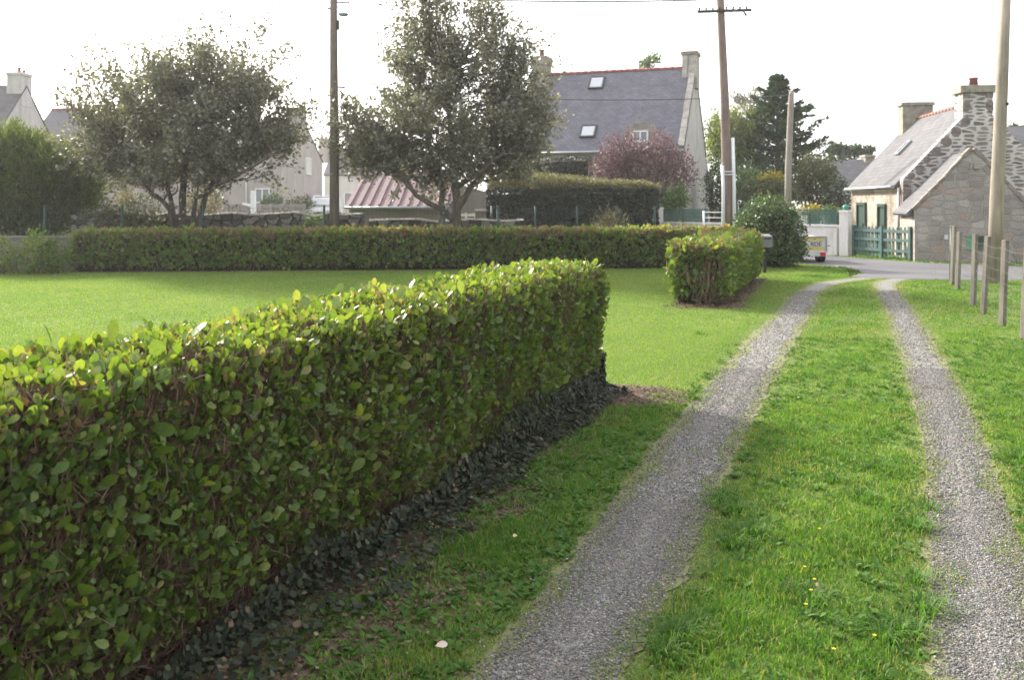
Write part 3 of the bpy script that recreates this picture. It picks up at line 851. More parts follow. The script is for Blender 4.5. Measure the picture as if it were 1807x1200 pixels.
def scatter(y0, y1, dens, side=1.2):
    A = 0.5475 * (y1 ** 2 - y0 ** 2) + 2 * side * (y1 - y0)
    n = int(A * dens)
    y = R.uniform(y0, y1, n * 2)
    wmax = 0.5475 * y1 + side
    x = R.uniform(-wmax, wmax, n * 2)
    ok = np.abs(x) < 0.5475 * y + side
    return x[ok], y[ok]

def blades(y0, y1, dens, hgt, wid, three):
    x, y = scatter(y0, y1, dens)
    # clumping: pull a share of the blades onto tuft centres
    k = density_keep(x, y); x, y = x[k], y[k]
    lz = lawn_zone(x, y)
    n = len(x)
    tuft = np.clip(wob(x, y, 3.3, 1) * 0.9 + 0.5 * wob(x, y, 8.0, 4), -1, 1.4)
    h = hgt * (0.75 + 0.55 * np.clip(tuft, -0.6, 1.2) * (1 - lz)) * R.uniform(0.55, 1.35, n) * (1 - 0.25 * lz)
    edge = np.minimum(np.abs(track_d(x, y, TL, TLW)), np.abs(track_d(x, y, TR, TRW)))
    h *= np.where((y < 20), np.clip(0.45 + edge * 2.4, 0.45, 1), 1)
    an = R.uniform(0, 2 * math.pi, n); lean = R.uniform(0.15, 0.85, n)
    dx, dy = np.cos(an) * lean, np.sin(an) * lean
    wa = R.uniform(0, 2 * math.pi, n); wx, wy = np.cos(wa) * wid * R.uniform(.7, 1.4, n), np.sin(wa) * wid * R.uniform(.7, 1.4, n)
    b = np.stack([x, y, np.full(n, -0.004)], -1)
    sdv = np.stack([wx, wy, np.zeros(n)], -1)
    mid = b + np.stack([dx * h * 0.35, dy * h * 0.35, h * 0.62], -1)
    tip = b + np.stack([dx * h * 1.0, dy * h * 1.0, h * (1.0 - 0.25 * lean)], -1)
    patch = 0.5 * wob(x, y, 0.55, 2) + 0.5 * wob(x, y, 1.7) + 0.35 * lz * wob(x, y, 3.1, 6)
    tint = 0.50 + 0.26 * lz + 0.03 * (1 - lz) + (0.15 + 0.11 * (1 - lz)) * patch + 0.10 * (1 - lz) * np.clip(wob(x, y, 5.2, 9), -1, 1) + 0.16 * R.normal(0, 1, n) - 0.12 * np.clip(tuft, 0, 1) * (1 - lz)
    dry = R.random(n) < (0.08 + 0.34 * np.clip(wob(x, y, 1.3, 7) - 0.05, 0, 1) + 0.25 * np.clip(wob(x, y, 3.9, 5) - 0.45, 0, 1) + 0.42 * np.clip(0.16 - edge, 0, 1) / 0.16 * (y < 20)) * (1 - 0.6 * lz)
    tint = np.clip(tint, 0.02, 0.88); tint[dry] = R.uniform(0.9, 1.0, dry.sum())
    if three:
        V = np.stack([b - sdv, b + sdv, mid - sdv * 0.8, mid + sdv * 0.8, tip], 1)
        f = np.array([(0, 1, 3), (0, 3, 2), (2, 3, 4)]); m = 5
    else:
        V = np.stack([b - sdv, b + sdv, tip], 1); f = np.array([(0, 1, 2)]); m = 3
    Fc = (np.arange(n)[:, None, None] * m + f[None]).reshape(-1, 3)
    return V.reshape(-1, 3), Fc, np.repeat(tint, m)

gp = [blades(1.9, 4.6, 9500, 0.048, 0.0020, True), blades(4.6, 7.5, 5200, 0.046, 0.0026, True),
      blades(7.5, 12.0, 2300, 0.044, 0.0042, False), blades(12.0, 22.5, 900, 0.046, 0.0080, False), blades(22.5, 38, 200, 0.07, 0.02, False)]
# broad-leaved weeds and rosettes in the strip and in the shade under the hedge
x, y = scatter(2.2, 11, 95); k = density_keep(x, y) & (lawn_zone(x, y) < 0.5) & (track_d(x, y, TL, TLW) > 0.03) & (track_d(x, y, TR, TRW) > 0.03); x, y = x[k], y[k]
x2, y2 = scatter(2.2, 6.5, 320); d, a = hedge_front(x2, y2, h1)
k = (d > 0.15) & (d < 1.25) & (R.random(len(d)) < 0.55) & (track_d(x2, y2, TL, TLW) > 0.02) & ~hedge_mask(x2, y2); x, y = np.concatenate([x, x2[k]]), np.concatenate([y, y2[k]])
m = 7; n = len(x)
c = np.repeat(np.stack([x, y, np.full(n, 0.006)], -1), m, 0)
an = (np.arange(m)[None] * 2.4 + R.uniform(0, 6, (n, 1))).ravel()
ax = np.stack([np.cos(an), np.sin(an), R.uniform(0.25, 0.9, n * m)], -1)
ps = c + np.stack([np.cos(an), np.sin(an), 0 * an], -1) * 0.008 + rnd3(n * m) * np.array([0.012, 0.012, 0.004])
gp.append(leaves(ps, ax, np.tile([0.0, 0.0, 1.0], (n * m, 1)) + 0.2 * rnd3(n * m), R.uniform(0.018, 0.042, n * m), np.clip(0.25 + 0.12 * R.normal(0, 1, n * m), 0, .8), 'mid', R.uniform(0.6, 1.1, n * m)))
# taller tussocks along the edges of the middle strip and by the fence
tc = [(G(u, v)[0], G(u, v)[1], s) for u, v, s in ((1625, 1080, 1), (1590, 1118, .8), (1615, 1030, .7), (1610, 935, 1), (1275, 880, .7), (1300, 905, .9), (1330, 945, 1), (1295, 965, .8), (1265, 890, .6), (1640, 900, .5), (1190, 1130, .9), (1170, 1160, .8), (1230, 1110, .6),
      (1800, 812, 1), (1770, 740, .6), (1550, 830, .7), (1470, 850, .6), (1225, 705, .8), (1235, 590, .4), (1500, 680, .6), (1530, 655, .5), (1590, 700, .6), (1400, 760, .5), (1430, 1060, .6), (1560, 1130, .8), (1520, 880, .6))]
for tx, ty, s in tc:
    n = int(170 * s)
    an = R.uniform(0, 6.283, n); rr = np.abs(R.normal(0, 0.075, n)) * (0.6 + 0.4 * s)
    b = np.stack([tx + np.cos(an) * rr, ty + np.sin(an) * rr, 0 * an], -1)
    h = R.uniform(0.035, 0.085, n) * (0.6 + 0.4 * s); o = R.uniform(0.3, 1.2, n)
    dv = np.stack([np.cos(an) * o, np.sin(an) * o, 0 * an], -1)
    sd_ = np.stack([-np.sin(an), np.cos(an), 0 * an], -1) * 0.0028
    mid = b + dv * h[:, None] * 0.4 + np.stack([0 * h, 0 * h, h * 0.7], -1)
    tip = b + dv * h[:, None] * 1.1 + np.stack([0 * h, 0 * h, h * (0.95 - 0.35 * o)], -1)
    V = np.stack([b - sd_, b + sd_, mid - sd_ * .8, mid + sd_ * .8, tip], 1).reshape(-1, 3)
    Fc = (np.arange(n)[:, None, None] * 5 + np.array([(0, 1, 3), (0, 3, 2), (2, 3, 4)])[None]).reshape(-1, 3)
    gp.append((V, Fc, np.repeat(np.clip(0.30 + 0.17 * R.normal(0, 1, n), 0, .85), 5)))
V, Fc, T = join(gp)
tag(np_mesh('grass', V, Fc, M['grass'], tint=T, smooth=False), 'green grass of the lawn, the track strip and verges', 'grass', kind='stuff')

# bare soil sheet under the hedge foot and the worn patches: a thin mat of dead leaves and crumbs
def litter_pts(n, y0, y1):
    x, y = scatter(y0, y1, n); b = bare_amount(x, y)
    k = (R.random(len(x)) < b * 1.0) & (track_d(x, y, TL, TLW) > 0.0) & ((x < hx(y) + 1.3) | (R.random(len(x)) < 0.35))
    return x[k], y[k]
xs, ys = [], []
for q in (litter_pts(2600, 2.0, 5.2), litter_pts(2300, 5.2, 9.2), litter_pts(900, 12, 22.8)):
    xs.append(q[0]); ys.append(q[1])
x, y = np.concatenate(xs), np.concatenate(ys); n = len(x)
an = R.uniform(0, 6.283, n)
ax = np.stack([np.cos(an), np.sin(an), R.normal(0.0, 0.25, n)], -1)
V, Fc, T = leaves(np.stack([x, y, R.uniform(0.006, 0.022, n)], -1), ax, np.tile([0., 0., 1.], (n, 1)) + 0.4 * rnd3(n), R.uniform(0.010, 0.030, n) * (1 + 0.6 * (y > 10)), np.clip(np.abs(R.normal(0.28, 0.3, n)), 0, 1), 'small', R.uniform(0.7, 1.4, n))
tag(np_mesh('leaf_litter', V, Fc, M['litter'], tint=T), 'dead brown leaves and crumbs on the bare soil at the foot of the hedges', 'leaf litter', kind='stuff')

def soil_strip(hd, a0, a1, out0, out1, amp):
    n = 120; a = np.linspace(a0, a1, n); rows = []
    for q in (0, .35, .7, 1.0):
        o = -0.25 + (0.25 + np.interp(a, [a0, a1], [out0, out1]) + amp * wob(a, a * 0, 3.7) + amp * .5 * wob(a, a * 0, 9.1)) * q
        rows.append(hd.world(np.stack([a, -o, np.full(n, .004 + .004 * (1 - q))], -1)))
    V = np.concatenate(rows); i = np.arange(4 * n).reshape(4, n)
    Fc = np.stack([i[:-1, :-1], i[1:, :-1], i[1:, 1:], i[:-1, 1:]], -1).reshape(-1, 4)
    tag(np_mesh('bare_soil', V, Fc, M['soil'], smooth=True), kind='structure')
M['soil'] = plain('bare_brown_soil', (0.115, 0.085, 0.066), 0.95, 0.45, 30, 0.6, 0, 0.1, (1, 1, 1), ((0.20, 0.165, 0.125), 0.6))
soil_strip(h1, 0.6, h1.L + 0.32, 0.62, 0.44, 0.10)
soil_strip(h2, -0.35, h2.L, 0.25, 0.16, 0.05)

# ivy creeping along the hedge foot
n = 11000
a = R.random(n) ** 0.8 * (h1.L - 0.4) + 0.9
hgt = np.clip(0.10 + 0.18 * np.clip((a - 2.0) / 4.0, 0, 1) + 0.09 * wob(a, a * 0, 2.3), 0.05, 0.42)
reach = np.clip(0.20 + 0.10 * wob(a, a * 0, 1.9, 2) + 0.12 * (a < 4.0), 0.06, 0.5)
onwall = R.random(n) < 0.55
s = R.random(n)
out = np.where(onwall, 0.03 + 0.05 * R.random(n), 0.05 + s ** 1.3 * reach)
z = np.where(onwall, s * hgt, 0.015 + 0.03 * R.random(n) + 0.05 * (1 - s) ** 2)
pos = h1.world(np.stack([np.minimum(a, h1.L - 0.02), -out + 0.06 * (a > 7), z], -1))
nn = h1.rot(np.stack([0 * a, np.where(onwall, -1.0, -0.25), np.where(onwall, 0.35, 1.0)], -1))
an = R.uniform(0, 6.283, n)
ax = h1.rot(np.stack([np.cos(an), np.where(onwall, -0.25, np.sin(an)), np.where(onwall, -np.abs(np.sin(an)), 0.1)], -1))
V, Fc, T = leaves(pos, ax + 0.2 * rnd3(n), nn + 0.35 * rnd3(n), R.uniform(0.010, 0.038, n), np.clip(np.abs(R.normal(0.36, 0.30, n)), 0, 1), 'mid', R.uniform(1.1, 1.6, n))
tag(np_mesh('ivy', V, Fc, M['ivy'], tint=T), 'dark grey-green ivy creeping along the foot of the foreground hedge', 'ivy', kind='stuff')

# loose stones on the gravel
def stones(T, W, y0, y1, dens, r0, r1):
    n = int((y1 - y0) * 0.6 * dens); y = R.uniform(y0, y1, n)
    wd = np.interp(y, T[:, 1], W); cx = np.interp(y, T[:, 1], T[:, 0])
    x = cx + R.normal(0, 0.36, n) * wd * 0.9
    d = track_d(x, y, T, W)
    k = (d < 0.10) & ((d < 0) | (R.random(n) < 0.25)); x, y = x[k], y[k]; n = len(x)
    o = np.array([(1, 0, 0), (-1, 0, 0), (0, 1, 0), (0, -1, 0), (0, 0, 1), (0, 0, -1), (.6, .6, .5), (-.6, .5, .6)], float)
    fs = np.array([(0, 2, 6), (2, 4, 6), (4, 0, 6), (2, 1, 7), (1, 4, 7), (4, 2, 7), (1, 3, 4), (3, 0, 4), (2, 0, 5), (1, 2, 5), (3, 1, 5), (0, 3, 5)])
    rr = r0 + (r1 - r0) * R.random(n) ** 3
    an = R.uniform(0, 6.283, n); ca, sa = np.cos(an), np.sin(an)
    v = o[None] * R.uniform(0.55, 1.25, (n, 8, 1)) * rr[:, None, None] * np.array([1.15, 0.85, 0.65])
    V = np.stack([v[..., 0] * ca[:, None] - v[..., 1] * sa[:, None] + x[:, None], v[..., 0] * sa[:, None] + v[..., 1] * ca[:, None] + y[:, None], v[..., 2] + 0.008 + rr[:, None] * 0.2], -1)
    Fc = (np.arange(n)[:, None, None] * 8 + fs[None]).reshape(-1, 3)
    return V.reshape(-1, 3), Fc, np.repeat(R.random(n), 8)
V, Fc, T = join([stones(TL, TLW, 2.3, 5.0, 26000, 0.0025, 0.0075), stones(TR, TRW, 2.3, 5.0, 26000, 0.0025, 0.0075), stones(TL, TLW, 5, 9, 8000, 0.0035, 0.009), stones(TR, TRW, 5, 9, 8000, 0.0035, 0.009),
                 stones(TL, TLW, 9, 17, 1200, 0.006, 0.012), stones(TR, TRW, 9, 17, 1200, 0.006, 0.012)])
tag(np_mesh('gravel', V, Fc, M['stone'], tint=T, smooth=False), 'loose grey gravel chippings in the two wheel tracks', 'gravel', kind='stuff')

# single fallen leaves and yellow flowers that can be picked out
def fallen(u, v, size, tint, label, ang):
    p = G(u, v); p[2] = 0.045
    V, Fc, T = leaves(np.array([[p[0], p[1], p[2]]]), np.array([[math.cos(ang), math.sin(ang), 0.15]]), np.array([[0.1, -0.55, 0.8]]), np.array([size]), np.array([tint]), 'big')
    o = np_mesh('fallen_leaf', V, Fc, M['pale_leaf'], None, (p[0], p[1], 0), T)
    tag(o, label, 'leaf')
M['pale_leaf'] = leaf_mat('pale_fallen_leaf', [(0, (0.25, 0.13, 0.05)), (0.5, (0.42, 0.36, 0.14)), (1, (0.62, 0.50, 0.42))], 0.15, 0.5, 0.4, (1, 1, .8))
fallen(768, 1163, 0.045, 1.0, 'pale pinkish fallen leaf on the grass at the bottom edge near the gravel', 0.2)
fallen(845, 848, 0.060, 0.85, 'pale cream fallen leaf lying on the dark ivy of the hedge foot', 2.0)
fallen(905, 965, 0.035, 0.5, 'small yellow fallen leaf in the shaded grass beside the gravel track', 1.0)
fallen(1468, 716, 0.040, 0.0, 'rusty brown fallen leaf in the middle of the grass strip', 0.4)
V, Fc = [], []
for i, (u, v) in enumerate(((1446, 957), (1420, 1027), (1437, 1050), (1431, 1070), (1422, 1096), (1471, 1178), (1543, 1153))):
    p = G(u, v)
    mbf = MB()
    q = np.array([p[0], p[1], 0.062])
    for j in range(5):
        a = j * 1.2566 + i
        e1 = np.array([math.cos(a - .45), math.sin(a - .45), 0.35]) * 0.0062; e2 = np.array([math.cos(a + .45), math.sin(a + .45), 0.35]) * 0.0062
        mbf.poly([q, q + e1, q + (e1 + e2) * 0.72, q + e2], [(0, 1, 2, 3)])
    mbf.ball(q + np.array([0, 0, .002]), 0.003, 6, 4)
    tag(mbf.build('buttercup', M['petal'], None, (p[0], p[1], 0)), 'tiny yellow buttercup flower in the grass strip between the wheel tracks', 'flower', 'yellow flowers in the grass strip')

# ------------------------------------------------------------------ bushes and trees
def blob_pts(n, c, r, seedf=0.0, shell=0.55, bumps=0.16, zmin=None, freq=2.4):
    """points in a lumpy ellipsoid, pushed towards its skin; returns points and outward directions"""
    c = np.asarray(c, float); r = np.asarray(r, float)
    d = unit(rnd3(n))
    k = 1 + bumps * (wob(d[:, 0] * 1.0 + seedf, d[:, 1] + d[:, 2], freq) + 0.6 * wob(d[:, 2] + seedf, d[:, 0] - d[:, 1], freq * 2.3))
    rad = (shell + (1 - shell) * R.random(n) ** 0.6) * k
    p = c + d * r * rad[:, None]
    if zmin is not None:
        ok = p[:, 2] > zmin
        p, d = p[ok], d[ok]
    return p, d

def bush(name, label, cat, blobs, n, lsize, mat, kind='small', stems=24, base=None, group=None, up=0.4, bark='twig', core=True, shell=0.5, zmin=0.05, tint=(0.5, 0.22), second=None, bumps=0.16, clump=5):
    """shrub from lumpy blobs [(centre, radii)]: foliage made of small leaf clumps, stems from the base"""
    c0 = np.mean([b[0] for b in blobs], axis=0)
    base = np.array([c0[0], c0[1], 0.0]) if base is None else np.asarray(base, float)
    t = thing(name, label, cat, base, group)
    vol = np.array([np.prod(b[1]) ** 0.667 for b in blobs]); vol /= vol.sum()
    ps, ds = [], []
    for (c, r), q in zip(blobs, vol):
        p, d = blob_pts(int(n / clump * q) + 1, c, r, R.random() * 9, shell, bumps, zmin); ps.append(p); ds.append(d)
    p, d = np.concatenate(ps), np.concatenate(ds)
    tc_ = 0.5 * wob(p[:, 0] * 1.1, p[:, 2] * 1.3 + p[:, 1], 2.6)
    p = np.repeat(p, clump, 0) + lsize * 0.9 * rnd3(len(p) * clump); d = np.repeat(d, clump, 0); tc_ = np.repeat(tc_, clump)
    m = len(p)
    ax = unit(d * 0.7 + np.array([0, 0, up]) + 0.7 * rnd3(m)); nr = unit(d + np.array([0, 0, 0.6]) + 0.6 * rnd3(m))
    T0 = np.clip(tint[0] + tint[1] * R.normal(0, 1, m) + 0.22 * tc_, 0, 1)
    V, Fc, T = leaves(p, ax, nr, lsize * R.uniform(0.6, 1.4, m), T0, kind, R.uniform(0.8, 1.2, m))
    np_mesh('foliage', V, Fc, mat, t, tint=T)
    # stems
    i = R.integers(0, m, stems)
    P0 = base[None] + rnd3(stems) * np.array([0.10, 0.10, 0]) * max(0.5, blobs[0][1][0]) ; P0[:, 2] = 0
    P1 = p[i] * 0.9 + c0 * 0.1
    hgt = max(0.5, c0[2])
    v, f = twigs(P0, P1, np.full(stems, 0.016 * hgt + .006), np.full(stems, 0.006), 0.10 * rnd3(stems), 5, 5)
    np_mesh('stems', v, f, M[bark], t)
    return t

def tree(label, forks, crown, n_clump, n_leaf, lsize, mat, bark, seedf, flat_bottom, group=None, name='leafy_tree', twig_out=0.55, spread=0.30, skip=0.0, upk=0.55):
    """forks: list of limb polylines [(points, r0, r1)], crown: list of (centre, radii, weight)"""
    base = np.array(forks[0][0][0], float); base[2] = 0
    t = thing(name, label, 'tree', base, group)
    mbt = MB()
    nodes = []
    for pts, r0, r1 in forks:
        pts = [np.asarray(p, float) for p in pts]
        fine = [pts[0]]
        for i in range(len(pts) - 1):
            for s in (0.34, 0.67, 1.0):
                fine.append(pts[i] * (1 - s) + pts[i + 1] * s + (R.normal(0, 0.02, 3) if s < 1 else 0))
        rad = np.linspace(r0, r1, len(fine))
        mbt.tube(fine, list(rad), 8)
        nodes += [(f_, r_) for f_, r_ in zip(fine[3:], rad[3:])]
    tr = mbt.build('trunk', M[bark], t)
    cs, ds, cc = [], [], []
    wts = np.array([c[2] for c in crown], float); wts /= wts.sum()
    for (c, r, wgt), q in zip(crown, wts):
        p, d = blob_pts(int(n_clump * q), c, r, seedf, 0.25, 0.14, flat_bottom)
        cs.append(p); ds.append(d)
    c, d = np.concatenate(cs), np.concatenate(ds)
    mid = np.mean([k[0] for k in crown], axis=0)
    # branches: each clump joins the nearest node lying below it
    N = np.array([n_[0] for n_ in nodes]); NRd = np.array([n_[1] for n_ in nodes])
    D = np.linalg.norm(c[:, None] - N[None], axis=2) + 1.2 * np.clip(N[None, :, 2] - c[:, None, 2] + 0.1, 0, 9)
    j = D.argmin(1)
    P0 = N[j]; r0 = np.minimum(NRd[j] * 0.55, 0.035)
    bow = np.array([0, 0, 0.12]) * np.linalg.norm(c - P0, axis=1)[:, None] * R.uniform(-0.6, 1, (len(c), 1)) + 0.05 * rnd3(len(c))
    b1 = twigs(P0, c, r0, np.full(len(c), 0.009), bow, 6, 5)
    # twigs radiating from the clump, leaves along them
    nt_ = 7
    q = np.repeat(c, nt_, 0) + 0.10 * rnd3(len(c) * nt_); dd = np.repeat(unit(c - (mid - np.array([0, 0, 1.3]))), nt_, 0)
    dr = unit(dd * 0.75 + np.array([0, 0, upk]) + 0.55 * rnd3(len(q)))
    ln = R.uniform(0.4, 1.0, (len(q), 1)) * twig_out
    b2 = twigs(q, q + dr * ln, np.full(len(q), 0.006), np.full(len(q), 0.002), 0.05 * rnd3(len(q)), 3, 3)
    V, Fc, _ = join([b1, b2])
    np_mesh('branches', V, Fc, M[bark], t)
    nl = n_leaf // len(q)
    s = R.random((len(q), nl)) ** 0.75
    pos = (q[:, None] + (dr * ln)[:, None] * s[..., None]).reshape(-1, 3)
    m = len(pos)
    pos = pos + spread * 0.30 * rnd3(m)
    da = np.repeat(dr, nl, 0)
    ax = unit(da * 0.5 + rnd3(m) * 0.8 + np.array([0, 0, 0.1])); nr = unit(rnd3(m) * 0.8 + np.array([0, 0, 0.7]))
    cl = np.repeat(np.repeat(R.normal(0, 1, len(c)), nt_), nl)
    T0 = np.clip(0.45 + 0.13 * cl + 0.2 * R.normal(0, 1, m), 0, 0.92)
    pale = R.random(m) < 0.10; T0[pale] = R.uniform(0.88, 1, pale.sum())
    if skip > 0:
        k = R.random(m) > skip * np.clip((pos[:, 2] - mid[2]) / 2.0, 0, 1); pos, ax, nr, T0 = pos[k], ax[k], nr[k], T0[k]; m = len(pos)
    V, Fc, T = leaves(pos, ax, nr, lsize * R.uniform(0.6, 1.35, m), T0, 'small', R.uniform(0.9, 1.5, m))
    np_mesh('crown', V, Fc, mat, t, tint=T)
    return t

# two wind-shaped grey-green trees in front of the stone wall
Yt = 24.0
def L(Y, r0, r1, *uv):
    return ([P(u, v, Y + dy) * np.array([1, 1, 1]) for u, v, dy in uv], r0, r1)
def ground_start(lim):
    lim[0][0][2] = 0.0
    return lim
tree('broad grey-green tree with several low stems, left of the dark utility pole',
     [ground_start(L(Yt, 0.11, 0.04, (325, 420, 0), (322, 360, 0), (325, 300, 0.2), (345, 220, 0.3), (360, 150, 0.2))),
      ground_start(L(Yt, 0.08, 0.03, (315, 420, .1), (300, 370, -.3), (255, 325, -.4), (215, 265, -.5))),
      ground_start(L(Yt, 0.09, 0.035, (335, 420, 0.2), (365, 335, 0.3), (400, 290, .5), (450, 230, .6))),
      ground_start(L(Yt, 0.075, 0.03, (330, 420, 0), (345, 350, -.5), (405, 315, -.9), (480, 270, -1.0))),
      ground_start(L(Yt, 0.075, 0.03, (320, 420, 0), (300, 345, .6), (285, 290, 1.0), (270, 190, 1.1)))],
     [(P(325, 215, Yt), (2.55, 2.1, 1.62), 1.0), (P(410, 150, Yt), (1.35, 1.3, 1.25), 0.45), (P(230, 225, Yt), (1.3, 1.3, 1.25), 0.35), (P(470, 245, Yt), (0.95, 1.1, 1.0), 0.22), (P(285, 175, Yt), (1.5, 1.4, 1.2), 0.3), (P(322, 285, Yt), (2.4, 1.6, .85), 0.7)],
     255, 51000, 0.090, M['tree_leaf'], 'bark', 1.0, 1.55, twig_out=1.0, skip=.25, spread=.22)
tree('taller grey-green tree in front of the pink roofed garage, low limb reaching left',
     [ground_start(L(Yt - .3, 0.145, 0.05, (808, 425, 0), (806, 370, 0), (800, 310, 0.1), (795, 230, 0.2), (790, 130, 0.2))),
      ground_start(L(Yt - .3, 0.10, 0.04, (778, 425, 0), (780, 372, 0), (778, 325, 0), (760, 260, .3), (740, 170, .4))),
      (L(Yt - .3, 0.09, 0.03, (800, 388, 0), (770, 365, -.2), (735, 345, -.3), (712, 310, -.4), (680, 270, -.5))),
      (L(Yt - .3, 0.10, 0.04, (806, 370, 0), (830, 330, .1), (870, 290, .2), (905, 220, .2))),
      (L(Yt - .3, 0.08, 0.03, (800, 330, 0), (840, 310, -.6), (890, 270, -1.0)))],
     [(P(785, 220, Yt), (2.25, 1.9, 1.6), 1.0), (P(785, 115, Yt), (1.55, 1.4, 1.5), 0.55), (P(660, 255, Yt), (0.85, 1.0, 0.85), 0.22), (P(895, 230, Yt), (1.05, 1.1, 1.05), 0.30), (P(765, 60, Yt), (0.85, 0.9, 1.0), 0.22), (P(860, 100, Yt), (0.9, .9, 1.2), 0.2), (P(905, 150, Yt), (0.85, .9, 1.0), 0.25), (P(790, 280, Yt), (2.5, 1.6, .80), 0.7)],
     295, 58000, 0.088, M['tree_leaf'], 'bark', 3.0, 1.55, skip=0.40, twig_out=1.0, spread=.22)

# feathery tamarisk at the left edge
def feather(label, blobs, n, base):
    t = thing('tamarisk', label, 'bush', base)
    ps, ds = [], []
    for c, r, q in blobs:
        p, d = blob_pts(int(n * q), c, r, R.random() * 9, 0.45, 0.16, 0.1); ps.append(p); ds.append(d)
    p, d = np.concatenate(ps), np.concatenate(ds); m = len(p)
    dr = unit(d * 0.6 + np.array([0, 0, 0.75]) + 0.35 * rnd3(m))
    ln = R.uniform(0.25, 0.6, (m, 1))
    k = 12
    s = R.random((m, k))
    pos = (p[:, None] + (dr * ln)[:, None] * s[..., None]).reshape(-1, 3)
    ax = unit(np.repeat(dr, k, 0) + 0.45 * rnd3(m * k)); nr = unit(rnd3(m * k))
    hz = np.repeat(0.5 * wob(p[:, 0], p[:, 2], 1.8), k)
    T0 = np.clip(0.40 + 0.2 * hz + 0.2 * R.normal(0, 1, m * k), 0, 1)
    V, Fc, T = leaves(pos, ax, nr, R.uniform(0.10, 0.22, m * k), T0, 'needle', np.full(m * k, 0.9))
    np_mesh('foliage', V, Fc, M['tamarisk'], t, tint=T)
    i = R.integers(0, m, 60)
    v, f = twigs(np.asarray(base, float)[None] + rnd3(60) * np.array([.25, .2, 0]), p[i], np.full(60, .03), np.full(60, .006), .15 * rnd3(60), 5, 5)
    np_mesh('stems', v, f, M['bark'], t)
feather('large feathery green tamarisk bush behind the wire fence at the left edge',
        [(P(20, 318, 25), (1.7, 1.3, 1.05), 1.0), (P(105, 325, 25), (0.95, 1.1, 0.75), .5), (P(5, 275, 25), (1.0, 1.0, .62), .3), (P(60, 370, 25), (1.6, 1.1, 0.8), .6), (P(-60, 325, 25), (1.4, 1.2, 1.2), .5)], 2500, (P(30, 400, 25)[0], 25, 0))

# shrubs in the neighbours' gardens
bush('shrub', 'loose young green shrub at the left edge of the lawn against the low grey wall', 'shrub', [(P(0, 450, 21.0) + np.array([0, 0, -.1]), (0.42, 0.30, 0.52))], 1500, 0.06, M['hedge_leaf_far'], 'mid', 10)
bush('shrub', 'leafy shrub in front of the low grey wall, a gap left of the long hedge', 'shrub', [(P(62, 447, 21.0), (0.36, 0.28, 0.45))], 1300, 0.06, M['hedge_leaf_far'], 'mid', 10)
bush('shrub', 'darker twiggy shrub touching the left end of the long hedge', 'shrub', [(P(97, 452, 21.1), (0.30, 0.25, 0.42))], 1000, 0.055, M['hedge_leaf_far'], 'mid', 10, tint=(.3, .2))
bush('shrub', 'low grey-green shrub spilling over the dry stone wall beside the tamarisk', 'shrub', [(P(200, 385, 23.9), (0.75, 0.45, 0.36)), (P(250, 388, 23.9), (0.6, 0.4, 0.30))], 2600, 0.055, M['olive_leaf'], 'small', 20)
bush('dome_shrub', 'grey dome shaped clipped shrub beside the pale low house', 'shrub', [(P(252, 372, 34), (0.62, 0.6, 0.55))], 2000, 0.07, M['olive_leaf'], 'small', 14, shell=.8, tint=(.35, .2))
bush('shrub', 'rusty brown upright shrub beside the grey dome shaped shrub', 'shrub', [(P(222, 362, 35), (0.32, 0.3, 0.75))], 900, 0.09, M['rust_leaf'], 'small', 10)
bush('shrub', 'yellowing green shrub under the right side of the multi stemmed tree', 'shrub', [(P(362, 357, 40), (0.75, 0.6, 0.65))], 1500, 0.10, M['rust_leaf'], 'small', 12)
bush('shrub', 'round green shrub under the windows of the beige house', 'shrub', [(P(481, 358, 47), (0.55, 0.5, 0.42))], 1000, 0.10, M['bush_leaf'], 'small', 10)
bush('shrub', 'low pale shrubs patch right of the round shrub before the beige gable', 'shrub', [(P(530, 360, 47), (0.75, 0.5, 0.35))], 900, 0.10, M['olive_leaf'], 'small', 10)
bush('shrub', 'small green weed bush on the stone wall at the foot of the dark pole', 'shrub', [(P(558, 392, 24.1), (0.28, 0.25, 0.22))], 500, 0.05, M['light_leaf'], 'small', 8)

# tall dark clipped hedge and its neighbours in front of the slate house
def dark_hedge(label, A, B, W, h, n):
    hd = Hedge(A, B, W, h[0], h[1], 0.15, 0.0, 0.05)
    t = thing('hedge', label, 'hedge', (*((hd.A + hd.B) / 2), 0))
    V, Fc = hd.core(0.16, 0.0); np_mesh('shade_core', V, Fc, M['core'], t, smooth=False)  # added dark core, keeps light from passing through the hedge
    p, nn = hd.sample(n, [('R', 1), ('T', .6), ('E0', 1), ('E1', 1)]); m = len(p)
    p = p - nn * R.random((m, 1)) * 0.10
    V, Fc, T = leaves(p, unit(nn * .5 + np.array([0, 0, .5]) + .7 * rnd3(m)), unit(nn + np.array([0, 0, .4]) + .5 * rnd3(m)), R.uniform(0.06, 0.12, m), np.clip(.45 + .24 * R.normal(0, 1, m), 0, 1), 'small')
    np_mesh('foliage', V, Fc, M['dark_leaf'], t, tint=T)
    return t, hd
t, hd = dark_hedge('tall dark evergreen hedge behind the green wire fence, shaggy brown top', (P(856, 380, 32.4)[0], 32.4), (P(1160, 380, 31.6)[0], 31.6), 1.1, (2.08, 2.06), 15000)
p, nn = hd.sample(2600, [('T', 1.0)]); p = p + np.array([0, 0, 0.02]); m = len(p)
a = np.clip(((p[:, :2] - hd.A) @ hd.d) / hd.L, 0, 1)
hh = (0.78 - 0.6 * a) * R.uniform(.4, 1.05, m)
q = p + np.stack([0.12 * R.normal(0, 1, m), 0.12 * R.normal(0, 1, m), hh], -1)
k = 7; s = R.random((m, k)); pos = (p[:, None] + (q - p)[:, None] * s[..., None]).reshape(-1, 3)
